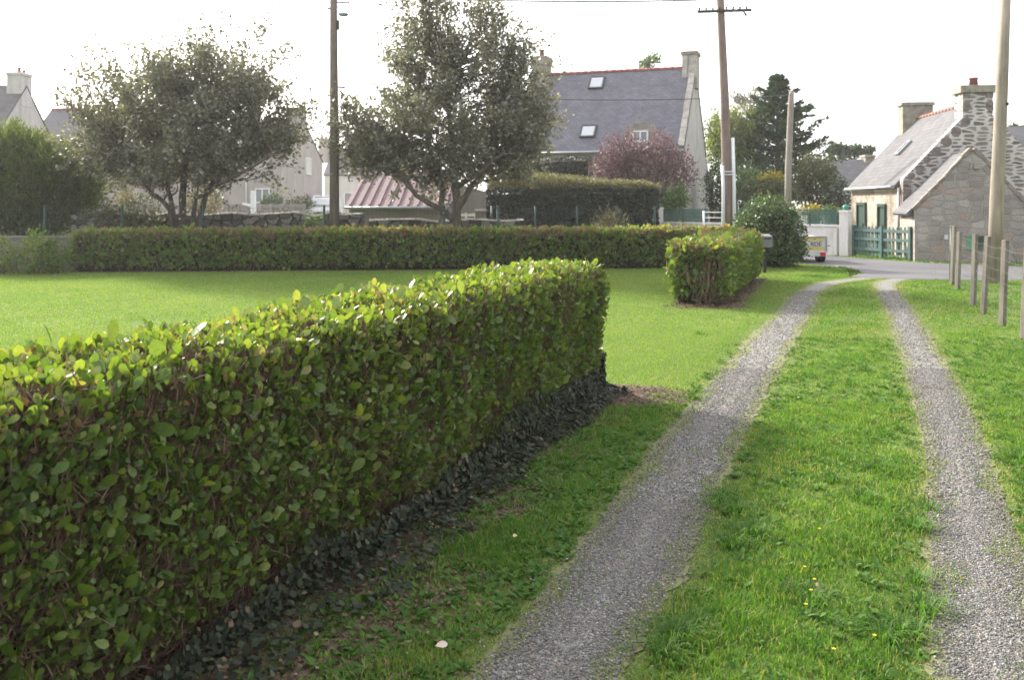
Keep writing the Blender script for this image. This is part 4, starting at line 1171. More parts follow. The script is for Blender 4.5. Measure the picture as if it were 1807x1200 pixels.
V, Fc, T = leaves(pos, unit(np.array([0, 0, .8]) + .6 * rnd3(m * k)), unit(rnd3(m * k)), R.uniform(.05, .10, m * k), np.clip(.5 + .25 * R.normal(0, 1, m * k), 0, 1), 'small')
np_mesh('shoots', V, Fc, M['brown_tip'], t, tint=T)
dark_hedge('dark hedge under the gutter of the slate house, behind the brown topped hedge', (P(915, 300, 36.5)[0], 36.5), (P(1045, 300, 36.3)[0], 36.3), 0.9, (3.35, 3.4), 5000)
bush('purple_shrub', 'large purple leaved shrub in front of the dormer of the slate house', 'shrub',
     [(P(1128, 302, 34.6), (1.6, 1.0, 1.0)), (P(1100, 272, 34.6), (0.95, .8, .85)), (P(1165, 270, 34.6), (0.8, .7, .8)), (P(1200, 305, 34.6), (0.72, .7, .75)), (P(1070, 305, 34.6), (0.6, .7, .6))], 11500, 0.080, M['purple'], 'small', 110, up=1.1, bark='bark', shell=.2, zmin=1.4, bumps=.30)
bush('shrub', 'pale green variegated shrub beside the white gable wall', 'shrub', [(P(1195, 348, 33.5), (0.42, .4, .42)), (P(1180, 360, 33.5), (0.3, .3, .3))], 1300, 0.085, M['light_leaf'], 'mid', 10)
bush('grass_tuft', 'tuft of tall pale green grass in front of the dark hedge', 'grass', [(P(1075, 394, 30.6), (0.5, .2, .28))], 420, 0.18, M['brown_tip'], 'needle', 6, up=1.2)

# round bush by the trailer
t = bush('round_bush', 'big round glossy green bush beside the trailer at the end of the hedge', 'bush',
     [((6.50, 23.6, 0.78), (0.90, 0.85, 0.78)), ((6.47, 23.6, 1.15), (0.66, 0.66, 0.62)), ((6.56, 23.5, 0.42), (0.86, 0.8, 0.45))], 13000, 0.062, M['bush_leaf'], 'mid', 30, shell=.72, up=.3, zmin=0.02, bumps=.10)
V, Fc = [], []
mbb = MB(); mbb.ball((6.50, 23.6, 0.72), 0.70, 16, 10, (1.0, .95, 1.12)); mbb.build('shade_core', M['core'], t)  # added dark ball standing in for the shade inside the bush

# trees and shrubs behind the road
def weeping(label, c, r, n):
    base = np.array([c[0], c[1], 0.0])
    t = thing('willow_tree', label, 'tree', base)
    mbt = MB(); mbt.tube([base, base + (0.1, 0, 1.4), base + (0, 0, 3.0)], [.2, .16, .1], 8); mbt.build('trunk', M['bark'], t)
    p, d = blob_pts(n, c, r, 2.0, 0.35, 0.2, 1.2)
    top = base + np.array([0, 0, 3.0])
    i = R.integers(0, len(p), 90)
    v, f = twigs(np.repeat(top[None], 90, 0), p[i], np.full(90, .05), np.full(90, .008), np.array([0, 0, .3]) + .1 * rnd3(90), 5, 5)
    np_mesh('branches', v, f, M['bark'], t)
    k = 14; s = R.random((len(p), k)); fall = R.uniform(.4, 1.7, (len(p), 1))
    pos = (p[:, None] + np.array([0, 0, -1.0])[None, None] * (s * fall)[..., None] + .05 * R.normal(0, 1, (len(p), k, 3))).reshape(-1, 3)
    m = len(pos)
    V, Fc, T = leaves(pos, unit(np.array([0, 0, -.9]) + .45 * rnd3(m)), unit(rnd3(m)), R.uniform(.10, .2, m), np.clip(.5 + .22 * R.normal(0, 1, m), 0, 1), 'small', np.full(m, .6))
    np_mesh('crown', V, Fc, M['willow'], t, tint=T)
weeping('pale yellow-green weeping tree between the leaning pole and the dark conifer', P(1293, 225, 46), (1.5, 1.3, 1.35), 760)

def conifer(label, base, h, rad, n, mat, lean=0.0, z0=0.6):
    base = np.asarray(base, float)
    t = thing('conifer_tree', label, 'tree', base)
    mbt = MB(); mbt.tube([base, base + (0, 0, h * .5), base + (lean, 0, h)], [.22, .13, .02], 8); mbt.build('trunk', M['bark'], t)
    P0, P1 = [], []
    for i in range(n):
        s = (i + R.random()) / n; z = z0 + (h - z0) * s ** 0.9
        an = R.uniform(0, 6.283); ln = rad * (1 - s) ** 1.0 * R.uniform(.45, 1.25) + .12
        a = base + np.array([lean * s, 0, z]); P0.append(a)
        P1.append(a + np.array([math.cos(an) * ln, math.sin(an) * ln, ln * R.uniform(.05, .55)]))
    P0, P1 = np.array(P0), np.array(P1)
    v, f = twigs(P0, P1, np.full(n, .03), np.full(n, .006), None, 3, 4)
    np_mesh('branches', v, f, M['bark'], t)
    k = 110; s = .18 + .84 * R.random((n, k)) ** .8
    dr = P1 - P0; ln = np.linalg.norm(dr, axis=1)
    pos = P0[:, None] + dr[:, None] * s[..., None] + (R.normal(0, 1, (n, k, 3)) * (.12 * (1.10 - s) * ln[:, None] + .03)[..., None] * np.array([1, 1, .6]))
    pos = pos.reshape(-1, 3); m = len(pos); da = np.repeat(unit(dr), k, 0)
    V, Fc, T = leaves(pos, unit(da + np.array([0, 0, .35]) + .4 * rnd3(m)), unit(rnd3(m)), R.uniform(.12, .26, m), np.clip(.45 + .2 * R.normal(0, 1, m) + .15 * np.repeat(R.normal(0, 1, n), k), 0, 1), 'small', np.full(m, .7))
    np_mesh('crown', V, Fc, mat, t, tint=T)
Yc = 46.0
b = P(1372, 360, Yc); b[2] = 0
conifer('tall dark green conifer with shaggy pointed top behind the short bare pole', b, P(0, 135, Yc)[2], 3.7, 190, M['conifer'], 0.0, 0.8)
def olive(name, label, u, v, Y, r, n, mat, ls=.11, sh=.3, cat='shrub'):
    bush(name, label, cat, [(P(u, v, Y), r)], n, ls, M[mat], 'small', 26, shell=sh, zmin=.3, bark='bark', bumps=.22)
olive('shrub', 'loose olive-green shrub right of the short bare pole, beside the stone house', 1438, 318, 38, (1.05, .9, 1.05), 5200, 'olive_leaf', .10)
olive('shrub', 'bright green shrub behind the leaning pole, under the weeping tree', 1318, 325, 39, (0.85, .8, .62), 2600, 'light_leaf', .10)
olive('shrub', 'dark green shrub between the white gable and the leaning pole', 1262, 330, 40, (0.50, .6, 1.3), 2400, 'bush_leaf', .10)
olive('shrub', 'dark green rounded shrub low behind the round bush', 1360, 345, 37, (1.2, .9, .62), 3200, 'olive_leaf', .10)
olive('shrub', 'yellow leaved sprays of shrub above the green screen behind the short pole', 1362, 313, 37.3, (0.62, .4, .12), 420, 'yellow_leaf', .09)
olive('shrub', 'small yellow flowering shrub rising above the green fence left of the white pillar', 1432, 372, 32.5, (0.42, .3, .20), 520, 'yellow_leaf', .08)
olive('shrub', 'green creeper bulging over the green fence beside the white pillar', 1466, 374, 30.6, (0.42, .3, .14), 620, 'light_leaf', .07)
olive('shrub', 'dark shrub at the corner of the stone house behind the white pillar', 1478, 352, 36, (0.5, .5, .7), 1400, 'dark_leaf', .09)
tree('thin half bare tree standing behind the weeping tree',
     [([P(1315, 420, 52) * np.array([1, 1, 0]), P(1318, 300, 52), P(1322, 220, 52), P(1325, 160, 52)], .12, .03)],
     [(P(1322, 185, 52), (1.0, .9, .95), 1)], 26, 1400, .12, M['tree_leaf'], 'bark', 5.0, 2.0, name='bare_tree', skip=.3)
tree('flat topped pine far behind the small grey house',
     [([P(1505, 420, 75) * np.array([1, 1, 0]), P(1506, 300, 75), P(1508, 272, 75)], .25, .08)],
     [(P(1505, 269, 75), (1.9, 1.2, .30), 1), (P(1478, 264, 75), (.7, .7, .12), .25)], 46, 5000, .22, M['conifer'], 'bark', 6.0, 1.0, name='pine_tree', twig_out=.4, upk=.2)
tree('dark pine rising behind the slate roof at the right edge',
     [([P(1800, 420, 60) * np.array([1, 1, 0]), P(1800, 300, 60), P(1800, 240, 60)], .25, .08)],
     [(P(1803, 236, 60), (1.2, 1.0, .28), 1)], 30, 3000, .2, M['conifer'], 'bark', 7.0, 1.0, name='pine_tree', twig_out=.4, upk=.2)
tree('far green tree top peeping above the ridge of the slate house',
     [([P(1142, 420, 60) * np.array([1, 1, 0]), P(1142, 200, 60), P(1145, 100, 60)], .2, .03)],
     [(P(1143, 117, 60), (.5, .5, .25), 1), (P(1152, 108, 60), (.35, .3, .2), .5)], 14, 380, .2, M['light_leaf'], 'bark', 8.0, 2.0, name='leafy_tree', twig_out=.45)

# ------------------------------------------------------------------ buildings
def v3(p, z): return np.array([p[0], p[1], z], float)
def ray_plane(u, v, p0, n):
    """point of the plane (p0, n) seen at photo pixel (u, v)"""
    d = np.array([(u - UC) / F, 1.0, -(v - VH) / F]); o = np.array([0, 0, H])
    return o + d * (np.dot(p0 - o, n) / np.dot(d, n))

class House:
    """gabled house: front-left corner A, r along the ridge to the right, g from front to back"""
    def __init__(s, name, label, A, r, L, D, ez, rz, mats, over=0.12, rth=0.09, cat='house', wallname='wall', split=None, pull=0.0, raise_=0.0):
        s.A = np.array([A[0], A[1], 0.0]); s.r = nice((r[0], r[1], 0)); s.g = np.array([-s.r[1], s.r[0], 0.0])
        s.L, s.D, s.ez, s.rz = L, D, ez, rz
        s.t = thing(name, label, cat, s.A + s.r * L / 2 + s.g * D / 2 * 0)
        z = np.array([0, 0, 1.0])
        s.z = z
        A_, B_, C_, D_ = s.A, s.A + s.r * L, s.A + s.r * L + s.g * D, s.A + s.g * D
        m = s.g * D / 2
        wl, rf = mats
        b = -0.05 * z
        def gable(p, q, th):
            n = nice(np.cross(q - p, z))
            return MB().plate([p + b, q + b, q + z * ez, (p + q) / 2 + z * rz, p + z * ez], th, n)
        if split is None:
            mb = MB()
            mb.poly([A_ + b, B_ + b, C_ + b, D_ + b, A_ + z * ez, B_ + z * ez, C_ + z * ez, D_ + z * ez, A_ + m + z * rz, B_ + m + z * rz],
                    [(0, 1, 5, 4), (1, 2, 6, 9, 5), (2, 3, 7, 6), (3, 0, 4, 8, 7), (4, 5, 9, 8), (6, 7, 8, 9)])
            mb.build(wallname, wl, s.t)
        else:
            MB().plate([A_ + b, B_ + b, B_ + z * ez, A_ + z * ez], .3, -s.g).build('front_wall', split, s.t)
            i = s.g * 0.3
            mb = MB().plate([B_ + b, C_ + b, C_ + z * (ez + raise_), (B_ + C_) / 2 + z * (rz + raise_), B_ + z * (ez + raise_)], .32, s.r); mb2 = MB().plate([D_ + b, A_ + i + b, A_ + i + z * (ez - .02), (A_ + D_) / 2 + z * (rz - .02), D_ + z * ez], .3, -s.r)
            mb.build('gable_wall', wl, s.t); mb2.build('gable_wall', wl, s.t)
            MB().plate([C_ + b, D_ + b, D_ + z * ez, C_ + z * ez], .3, s.g).build('back_wall', wl, s.t)
        # roof slabs
        nf = nice(-s.g * (rz - ez) + z * D / 2); s.nf = nf
        nb = nice(s.g * (rz - ez) + z * D / 2)
        sl = nice(s.g * D / 2 + z * (rz - ez)); s.sl = sl
        e0 = A_ - s.r * over * .3 + z * ez - sl * over + nf * rth; e1 = B_ + s.r * (over * .3 - pull) + z * ez - sl * over + nf * rth
        rid = lambda p: p + m + z * rz
        r0 = rid(A_) - s.r * over * .3 + z * (rth / nf[2]); r1 = rid(B_) + s.r * (over * .3 - pull) + z * (rth / nf[2])
        slb = nice(-s.g * D / 2 + z * (rz - ez))
        f0 = D_ - s.r * over * .3 + z * ez - slb * over + nb * rth; f1 = C_ + s.r * (over * .3 - pull) + z * ez - slb * over + nb * rth
        mb = MB(); mb.plate([e0, e1, r1, r0], rth - .004, nf); mb.plate([f1, f0, r0, r1], rth - .004, nb)
        s.roof = mb.build('roof', rf, s.t)
        s.e0, s.e1, s.r0, s.r1 = e0, e1, r0, r1
    def ridge(s, mat, step=0.32, rad=0.075):
        mb = MB(); n = int(np.linalg.norm(s.r1 - s.r0) / step)
        for i in range(n):
            a = s.r0 + (s.r1 - s.r0) * (i / n); b = s.r0 + (s.r1 - s.r0) * ((i + 1.03) / n)
            mb.tube([a, b], [rad * .92, rad * 1.08], 8)
        return mb.build('ridge_tiles', mat, s.t)
    def gutter(s, mat, rad=0.055):
        mb = MB().tube([s.e0 - s.g * .05 - s.z * .05, s.e1 - s.g * .05 - s.z * .05], rad, 8)
        return mb.build('gutter', mat, s.t)
    def skylight(s, u, v, wd, ln, frame, glass):
        c = ray_plane(u, v, s.e0, s.nf)
        mb = MB(); h = .09; n = s.nf
        x, y = s.r * wd / 2, s.sl * ln / 2; bx = .07
        for a, b in (((-1, -1), (1, -1)), ((1, -1), (1, 1)), ((1, 1), (-1, 1)), ((-1, 1), (-1, -1))):
            mb.bar(c + x * a[0] + y * a[1] + n * h / 2, c + x * b[0] + y * b[1] + n * h / 2, bx, h, n)
        fr = mb.build('skylight', frame, s.t)
        q = c + n * (h * .7)
        MB().plate([q - x - y, q + x - y, q + x + y, q - x + y], .03, n).build('pane', glass, fr)
        return fr
    def chimney(s, p, wr, wg, z0, z1, mat, cap=0.14, capmat=None, pots=(), capw=0.06):
        """stack centred at p (xy), size along ridge wr and across wg"""
        mb = MB().box(v3(p, z0), (wr, wg, z1 - cap - z0), s.r[:2])
        ch = mb.build('chimney', mat, s.t)
        MB().box(v3(p, z1 - cap), (wr + capw * 2, wg + capw * 2, cap), s.r[:2], .96).build('chimney_cap', capmat or mat, ch, bevel=.02)
        for dx, dy, hh, rr in pots:
            q = v3(p + s.r * dx + s.g * dy, z1)
            MB().tube([q, q + s.z * hh * .8, q + s.z * hh * .82, q + s.z * hh], [rr, rr * .85, rr * 1.05, rr], 10).build('chimney_pot', M['pot'], ch)
        return ch
    def window(s, u0, u1, v0, v1, face='front', frame='white_paint', glass='glass', name='window', deep=0.03, bars=1, fw=0.06):
        p0 = s.A if face == 'front' else s.A + s.r * s.L
        n = -s.g if face == 'front' else s.r
        a = ray_plane((u0 + u1) / 2, (v0 + v1) / 2, p0, n)
        tx = s.r if face == 'front' else s.g
        l = ray_plane(u0, (v0 + v1) / 2, p0, n); r = ray_plane(u1, (v0 + v1) / 2, p0, n)
        wd = abs(np.dot(r - l, tx)); ht = (v1 - v0) * a[1] / F
        mb = MB(); x = tx * wd / 2; y = s.z * ht / 2; c = a + n * deep
        for k1, k2 in (((-1, -1), (1, -1)), ((1, -1), (1, 1)), ((1, 1), (-1, 1)), ((-1, 1), (-1, -1))):
            mb.bar(c + x * k1[0] + y * k1[1], c + x * k2[0] + y * k2[1], fw, deep * 2, n)
        for i in range(bars):
            q = c + x * (2 * (i + 1) / (bars + 1) - 1)
            mb.bar(q - y, q + y, fw, deep * 1.8, n)
        f = mb.build(name, M[frame], s.t)
        q = a + n * deep * .6
        MB().plate([q - x - y, q + x - y, q + x + y, q - x + y] if np.dot(np.cross(x, y), n) > 0 else [q + x - y, q - x - y, q - x + y, q + x + y], deep * .5, n).build('pane', M[glass], f)
        return f

# slate house behind the trees
rr_ = nice((0.94, -0.34, 0)); gg = np.array([-rr_[1], rr_[0], 0])
Ar = np.array([6.99, 38.0, 0])
hs = House('slate_house', 'house with big dark slate roof, three skylights and white gable, behind the tall trees', Ar - rr_ * 7.5, rr_, 7.5, 6.0, 3.82, 7.40, (M['gable_white'], M['slate']), split=M['warm_stone_shade'] if 'warm_stone_shade' in M else M['barn_stone'])
hs.ridge(M['red_ridge']); hs.gutter(M['zinc'])
hs.skylight(1053, 146, .62, .72, M['dark_frame'], M['skyglass']); hs.skylight(1038, 232, .62, .66, M['dark_frame'], M['skyglass'])
mid_r = Ar + gg * 3.0
ch = hs.chimney(mid_r - rr_ * .20, .64, .80, 6.6, 8.20, M['coping'], .16, M['chimney_stone'])
ch2 = hs.chimney(mid_r - rr_ * 7.05, .66, .85, 6.4, 8.35, M['chimney_stone'], .40, M['chimney_stone'], [(0, 0, .34, .12)])
# stone coping down the right rake
mb = MB(); b0 = Ar + np.array([0, 0, 3.82]) + hs.nf * .09; b1 = mid_r + np.array([0, 0, 7.40]) + hs.nf * .09
for i in range(9):
    s0, s1 = i / 9, (i + .97) / 9
    o = -rr_ * (.10 + .01 * R.normal())
    mb.bar(b0 * (1 - s0) + b1 * s0 + o + hs.nf * .05, b0 * (1 - s1) + b1 * s1 + o + hs.nf * .05, .24, .12 + .02 * R.random(), hs.nf)
mb.build('coping', M['coping'], hs.t)
# battered foot of the gable wall
e0 = Ar + rr_ * .004; e1 = Ar + gg * 6 + rr_ * .004
z_ = np.array([0, 0, 1.0])
MB().poly([e0, e0 + rr_ * .02, e1 + rr_ * .50, e1, e0 + z_ * 3.6, e0 + rr_ * .02 + z_ * 3.6, e1 + rr_ * .06 + z_ * 3.7, e1 + z_ * 3.7],
          [(3, 2, 1, 0), (4, 5, 6, 7), (0, 1, 5, 4), (1, 2, 6, 5), (2, 3, 7, 6), (3, 0, 4, 7)]).build('buttress', M['gable_white'], hs.t)
# arched stone dormer with its window
dc = ray_plane(1130, 262, hs.A - gg * .03, -gg)
arch = [dc + rr_ * x + z_ * y for x, y in ((-.62, -.5), (.62, -.5), (.62, .75), (.42, 1.02), (.15, 1.14), (-.15, 1.14), (-.42, 1.02), (-.62, .75))]
do = MB().plate(arch, 2.2, -gg).build('dormer', M['barn_stone'], hs.t)
mb = MB(); c = dc - gg * .02 + z_ * .22
for k1, k2 in (((-1, -1), (1, -1)), ((1, -1), (1, 1)), ((1, 1), (-1, 1)), ((-1, 1), (-1, -1)), ((0, -1), (0, 1)), ((-1, .2), (1, .2))):
    mb.bar(c + rr_ * .3 * k1[0] + z_ * .5 * k1[1], c + rr_ * .3 * k2[0] + z_ * .5 * k2[1], .06, .06, -gg)
fr = mb.build('window', M['white_paint'], hs.t)
MB().plate([c - rr_ * .3 - z_ * .5, c + rr_ * .3 - z_ * .5, c + rr_ * .3 + z_ * .5, c - rr_ * .3 + z_ * .5], .015, -gg).build('pane', M['glass'], fr)
hs.window(1198, 1204, 288, 320, frame='white_paint')
# aerial on the right chimney
p = mid_r - rr_ * .45
t = thing('tv_antenna', 'thin tv antenna mast on the right chimney of the slate house', 'antenna', (p[0], p[1] - .42, 7.2))
q = np.array([p[0], p[1] - .5, 7.2]); tp = P(1220, 32, q[1])
MB().tube([q, tp], .018, 6).build('mast', M['zinc'], t)
mb = MB(); mb.tube([tp + (0, 0, -.05), tp + (.42, .1, -.05)], .010, 5)
for i in range(5): mb.tube([tp + (.06 + .08 * i, -.14, -.05), tp + (.06 + .08 * i, .16, -.05)], .006, 4)
mb.build('aerial', M['zinc'], t)

# stone house on the right: ridge runs away from us, gable towards us
r2 = nice((-0.115, -0.993, 0))                       # along the ridge towards the viewer: the lit front lies on its left
A2 = np.array([11.5, 27.5, 0]) - r2 * 6.2
g2 = np.array([-r2[1], r2[0], 0])                    # from the lit front to the back (to the right)
sh = House('stone_house', 'small stone house with white jointed gable, orange ridge tiles and two green doors', A2, r2, 6.2, 4.22, 2.18, 4.46, (M['mortar_stone'], M['slate_light']), over=.14, rth=.08, split=M['warm_stone'], pull=.36, raise_=.13)
sh.ridge(M['orange_ridge'], .3, .07); sh.gutter(M['zinc'], .06)
sh.skylight(1596, 262, .32, .55, M['zinc'], M['skyglass'])
corner = np.array([11.5, 27.5, 0])
apx = corner + g2 * 2.11
c1 = sh.chimney(apx - r2 * .38, .66, .84, 3.5, 5.05, M['mortar_stone'], .22, M['chimney_stone'], [(0, 0, .26, .13)], .09)
mb = MB()
for i in range(6):
    z0 = 4.02 + i * .135
    for sgn in (-1, 1):
        ln = .30 if i % 2 == 0 else .20
        if i in (1, 4): continue
        MB().box(v3(apx - r2 * .03 + g2 * sgn * (.425 - ln / 2), z0), (.05, ln, .125), r2[:2]).build('quoin', M['quoin'], c1)
sh.chimney(corner - r2 * 5.85 + g2 * 2.11, .55, 1.02, 3.6, 5.15, M['grey_chim'] if 'grey_chim' in M else M['chimney_stone'], .12, M['chimney_stone'])
# big dark stones up the rake of the gable
mb = MB(); a0 = corner + z_ * 2.31; a1 = apx + z_ * 4.59; dvr = nice(a1 - a0); nr_ = np.cross(dvr, r2); nr_ = nr_ if nr_[2] < 0 else -nr_
s = .10
while s < 2.35:
    ln = R.uniform(.22, .36); wd = R.uniform(.20, .30)
    q = a0 + dvr * (s + ln / 2) + nr_ * (wd / 2 + .015) + r2 * .006
    pts = []
    for k in range(7):
        an = 2 * math.pi * k / 7 + .3
        pts.append(q + dvr * math.cos(an) * ln * .52 * R.uniform(.85, 1.1) + nr_ * math.sin(an) * wd * .52 * R.uniform(.8, 1.1))
    if np.dot(np.cross(pts[1] - pts[0], pts[2] - pts[0]), r2) < 0: pts = pts[::-1]
    MB().plate(pts, .03, r2).build('quoin', M['quoin'], sh.t)
    s += ln + R.uniform(.04, .10)
for i in range(7):
    q = corner + g2 * .14 + z_ * (.3 + i * .27) + r2 * .006
    wd = .26 if i % 2 else .18
    MB().plate([q + g2 * (-wd / 2) * 1 - z_ * .1, q + g2 * wd / 2 - z_ * .1, q + g2 * wd / 2 + z_ * .1, q - g2 * wd / 2 + z_ * .1], .03, r2).build('quoin', M['quoin'], sh.t)
def front_door(u0, u1, v0):
    a = ray_plane((u0 + u1) / 2, 400, A2, -g2)
    l = ray_plane(u0, 400, A2, -g2); r = ray_plane(u1, 400, A2, -g2); wd = np.linalg.norm(l - r); top = H - (v0 - VH) * a[1] / F
    mb = MB(); c = v3(a, 0)
    # stone reveal, dark green leaf set in it
    for sg in (-1, 1): mb.bar(c + r2 * sg * wd / 2 - g2 * .03, c + r2 * sg * wd / 2 - g2 * .03 + z_ * top, .10, .10, -g2)
    mb.bar(c - r2 * (wd / 2 + .05) - g2 * .03 + z_ * (top + .05), c + r2 * (wd / 2 + .05) - g2 * .03 + z_ * (top + .05), .10, .10, z_)
    d = MB().plate([c - r2 * wd / 2 - g2 * .02, c + r2 * wd / 2 - g2 * .02, c + r2 * wd / 2 - g2 * .02 + z_ * top, c - r2 * wd / 2 - g2 * .02 + z_ * top], .015, -g2)
    dd = d.build('door', M['door_green'], sh.t)
    mb.build('door_frame', M['door_green'], dd)
    h = c - g2 * .04 + r2 * wd * .32 + z_ * .85
    MB().bar(h, h - g2 * .05, .03, .12, z_).build('handle', M['black_metal'], dd)
front_door(1515, 1529, 362); front_door(1552, 1564, 365)
q = corner - r2 * .22 - g2 * .06
MB().tube([q + z_ * 2.05, q + z_ * 0.05], .04, 8).build('downpipe', M['zinc'], sh.t)
# lower wall and dark roof running on to the right of the gable
ex = corner + g2 * 3.1 - r2 * 0.02
MB().box(v3(ex + g2 * 2.2 - r2 * .18, -.05), (.36, 4.4, 3.29), r2[:2]).build('side_wall', M['mortar_stone'], sh.t)
mb = MB(); pz = z_ * 3.24
b0, b1 = ex - r2 * .40 + pz, ex + g2 * 5 - r2 * .40 + pz
mb.plate([b0, b1, b1 - r2 * 1.6 + z_ * .75, b0 - r2 * 1.6 + z_ * .75], .1)
mb.build('side_roof', M['slate_dark'], sh.t)

# granite barn with its gable to the road
rb = nice((0.2, 0.98, 0)); gb = np.array([rb[1], -rb[0], 0])
Ab = np.array([10.98, 25.5, 0]); wb = 1.475
t = thing('stone_barn', 'low granite barn gable with rough stone coping, beside the pale utility pole', 'barn', Ab + gb * wb)
apz, evz = 3.06, 1.40
p0, p1, p2 = Ab, Ab + gb * wb, Ab + gb * 2 * wb
gpts = [p0 - z_ * .05, p2 - z_ * .05, p2 + z_ * evz, p1 + gb * .16 + z_ * (apz - .05), p1 - gb * .10 + z_ * apz, p0 + z_ * evz]
MB().plate(gpts, .34, -rb).build('gable_wall', M['barn_stone'], t)
mb = MB()
mb.plate([p0 + rb * .345 + z_ * -.05, p0 + rb * .345 + z_ * (evz - .1), p0 + rb * 1.95 + z_ * (evz - .1), p0 + rb * 1.95 - z_ * .05], .3, -gb)
mb.build('side_wall', M['warm_stone'], t); mb = MB()
mb.plate([p2 + rb * .345 + z_ * -.05, p2 + rb * 1.95 - z_ * .05, p2 + rb * 1.95 + z_ * (evz - .1), p2 + rb * .345 + z_ * (evz - .1)], .3, gb)
mb.build('side_wall', M['warm_stone'], t)
mb = MB()
for sg in (-1, 1):
    a = p1 + gb * sg * (wb + .14) + z_ * (evz - .16) ; b = p1 + z_ * (apz - .12)
    q = [a + rb * .08, b + rb * .08, b + rb * 2.0, a + rb * 2.0]
    n = np.cross(q[1] - q[0], q[2] - q[0]); n = n if n[2] > 0 else -n
    if sg == 1: q = q[::-1]
    n = nice(n); q = [k_ + n * .09 for k_ in q]
    mb.plate(q if np.dot(np.cross(q[1] - q[0], q[2] - q[0]), n) > 0 else q[::-1], .08, n)
mb.build('roof', M['slate_light'], t)
mb = MB()
for sg in (-1, 1):
    a = p1 + gb * sg * wb + z_ * evz; b = p1 + z_ * apz; n_ = 7
    up_ = nice(np.cross(b - a, rb)); up_ = up_ if up_[2] > 0 else -up_
    for i in range(n_):
        s0, s1 = i / n_, (i + .96) / n_
        mb.bar(a * (1 - s0) + b * s0 + rb * .08 + up_ * (.02 + .03 * R.random()), a * (1 - s1) + b * s1 + rb * .08 + up_ * (.02 + .03 * R.random()), R.uniform(.20, .26), R.uniform(.07, .12), up_)
mb.build('coping', M['barn_cope'], t, bevel=.015)
mb = MB(); c = ray_plane(1722, 292, Ab, -rb); mb.box(c - rb * .10 - z_ * .1, (.16, .3, .18), gb[:2]); mb.build('projecting_stone', M['chimney_stone'], t, bevel=.02)
# little window opening with its two green shutters
def rect(mb, pl, u0, u1, v0, v1, n, off, th):
    q = [ray_plane(u, v, pl, n) + n * off for u, v in ((u0, v1), (u1, v1), (u1, v0), (u0, v0))]
    return mb.plate(q, th, n)
o_ = rect(MB(), Ab, 1717, 1729, 417, 440, -rb, .012, .010).build('window', M['dark_pane'], t)
rect(MB(), Ab, 1705, 1717, 416, 440, -rb, .045, .03).build('shutter', M['shutter_green'], t)
sh2 = rect(MB(), Ab, 1727.5, 1741, 416, 440, -rb, .045, .03).build('shutter', M['door_green'], t); sh2['label'] = 'darker green shutter'
rect(MB(), Ab, 1666, 1672, 414, 422, -rb, .07, .066).build('meter_box', M['plate'], t)

# houses at the left, far behind the trees
ha = House('far_house', 'pale house at the left edge with a stout chimney on its gable', (-34.5, 46, 0), (1, 0), 9.3, 5.0, 5.2, 7.6, (M['gable_white'], M['slate_light']))
ha.chimney(np.array([-25.55, 48.5, 0]), .75, 1.05, 6.6, 8.35, M['gable_white'], .16, None, [(.1, -.2, .28, .09), (.1, .25, .2, .09)])
hb_ = House('far_house', 'long low house with grey roof and white wall behind the feathery bush', (-27.3, 53, 0), (1, 0), 9.0, 5.0, 5.1, 7.05, (M['white_wall'], M['slate_dark']))
hb_.ridge(M['red_ridge'], .5, .09)
hc = House('far_house', 'beige house with tall gable, chimney and small white gable window', (-22.0, 50, 0), (1, 0), 9.65, 10.9, 4.25, 6.45, (M['beige_wall'], M['slate_dark']))
hc.chimney(np.array([-12.75, 55.4, 0]), .75, 1.9, 5.4, 7.2, M['beige_wall'], .2, M['chimney_stone'])
hc.window(378, 390, 333, 357); hc.window(451, 475, 333, 357, bars=1); hc.window(539, 548, 279, 307, 'right', 'white_paint', 'plate', bars=0)
q = hc.A + hc.r * (ray_plane(435, 340, hc.A, -hc.g)[0] - hc.A[0]) - hc.g * .05
MB().tube([q + z_ * 4.1, q], .05, 6).build('downpipe', M['plate'], hc.t)
hd_ = House('far_house', 'white house partly hidden behind the dark utility pole', (P(572, 0, 66)[0], 66, 0), (1, 0), 6.0, 7.0, 3.6, 5.6, (M['white_wall'], M['slate_dark']))
hd_.chimney(np.array([P(571, 0, 69)[0] , 69.5, 0]), .7, 1.1, 4.6, 6.4, M['beige_wall'])
hd_.window(608, 634, 340, 362, bars=1)
he = House('far_house', 'small grey roofed house between the conifer and the stone house', (P(1452, 0, 52)[0], 52, 0), (1, 0), 3.4, 5.0, 2.55, 4.05, (M['white_wall'], M['slate_light']))
he.chimney(np.array([P(1531, 0, 54.5)[0], 54.5, 0]), .55, .8, 3.3, 4.4, M['chimney_stone'])

# garage with pink sheet roof
t = thing('garage', 'low block garage with pink standing seam roof behind the taller tree', 'garage', (-3.7, 31, 0))
x0, x1 = P(616, 0, 30)[0], P(792, 0, 30)[0]
MB().hexa([(x0, 30, -.05), (x1, 30, -.05), (x1, 34, -.05), (x0, 34, -.05), (x0, 30, 1.47), (x1, 30, 1.47), (x1, 34, 2.75), (x0, 34, 2.75)]).build('wall', M['brick_grey'] if 'brick_grey' in M else M['grey_wall'], t)
a0, a1 = np.array([x0 - .1, 29.85, 1.45]), np.array([x1 + .1, 29.85, 1.45]); up_ = nice((0, 4.0, 1.28))
n_ = np.array([0, -up_[2], up_[1]])
rf = MB().plate([a0 + n_ * .06, a1 + n_ * .06, a1 + n_ * .06 + up_ * 4.3, a0 + n_ * .06 + up_ * 4.3], .05, n_)
nsm = 11
for i in range(nsm):
    q = a0 + (a1 - a0) * ((i + .5) / nsm) + n_ * .085
    rf.bar(q, q + up_ * 4.28, .045, .06, n_)
rf.build('roof', M['metal_roof'], t)
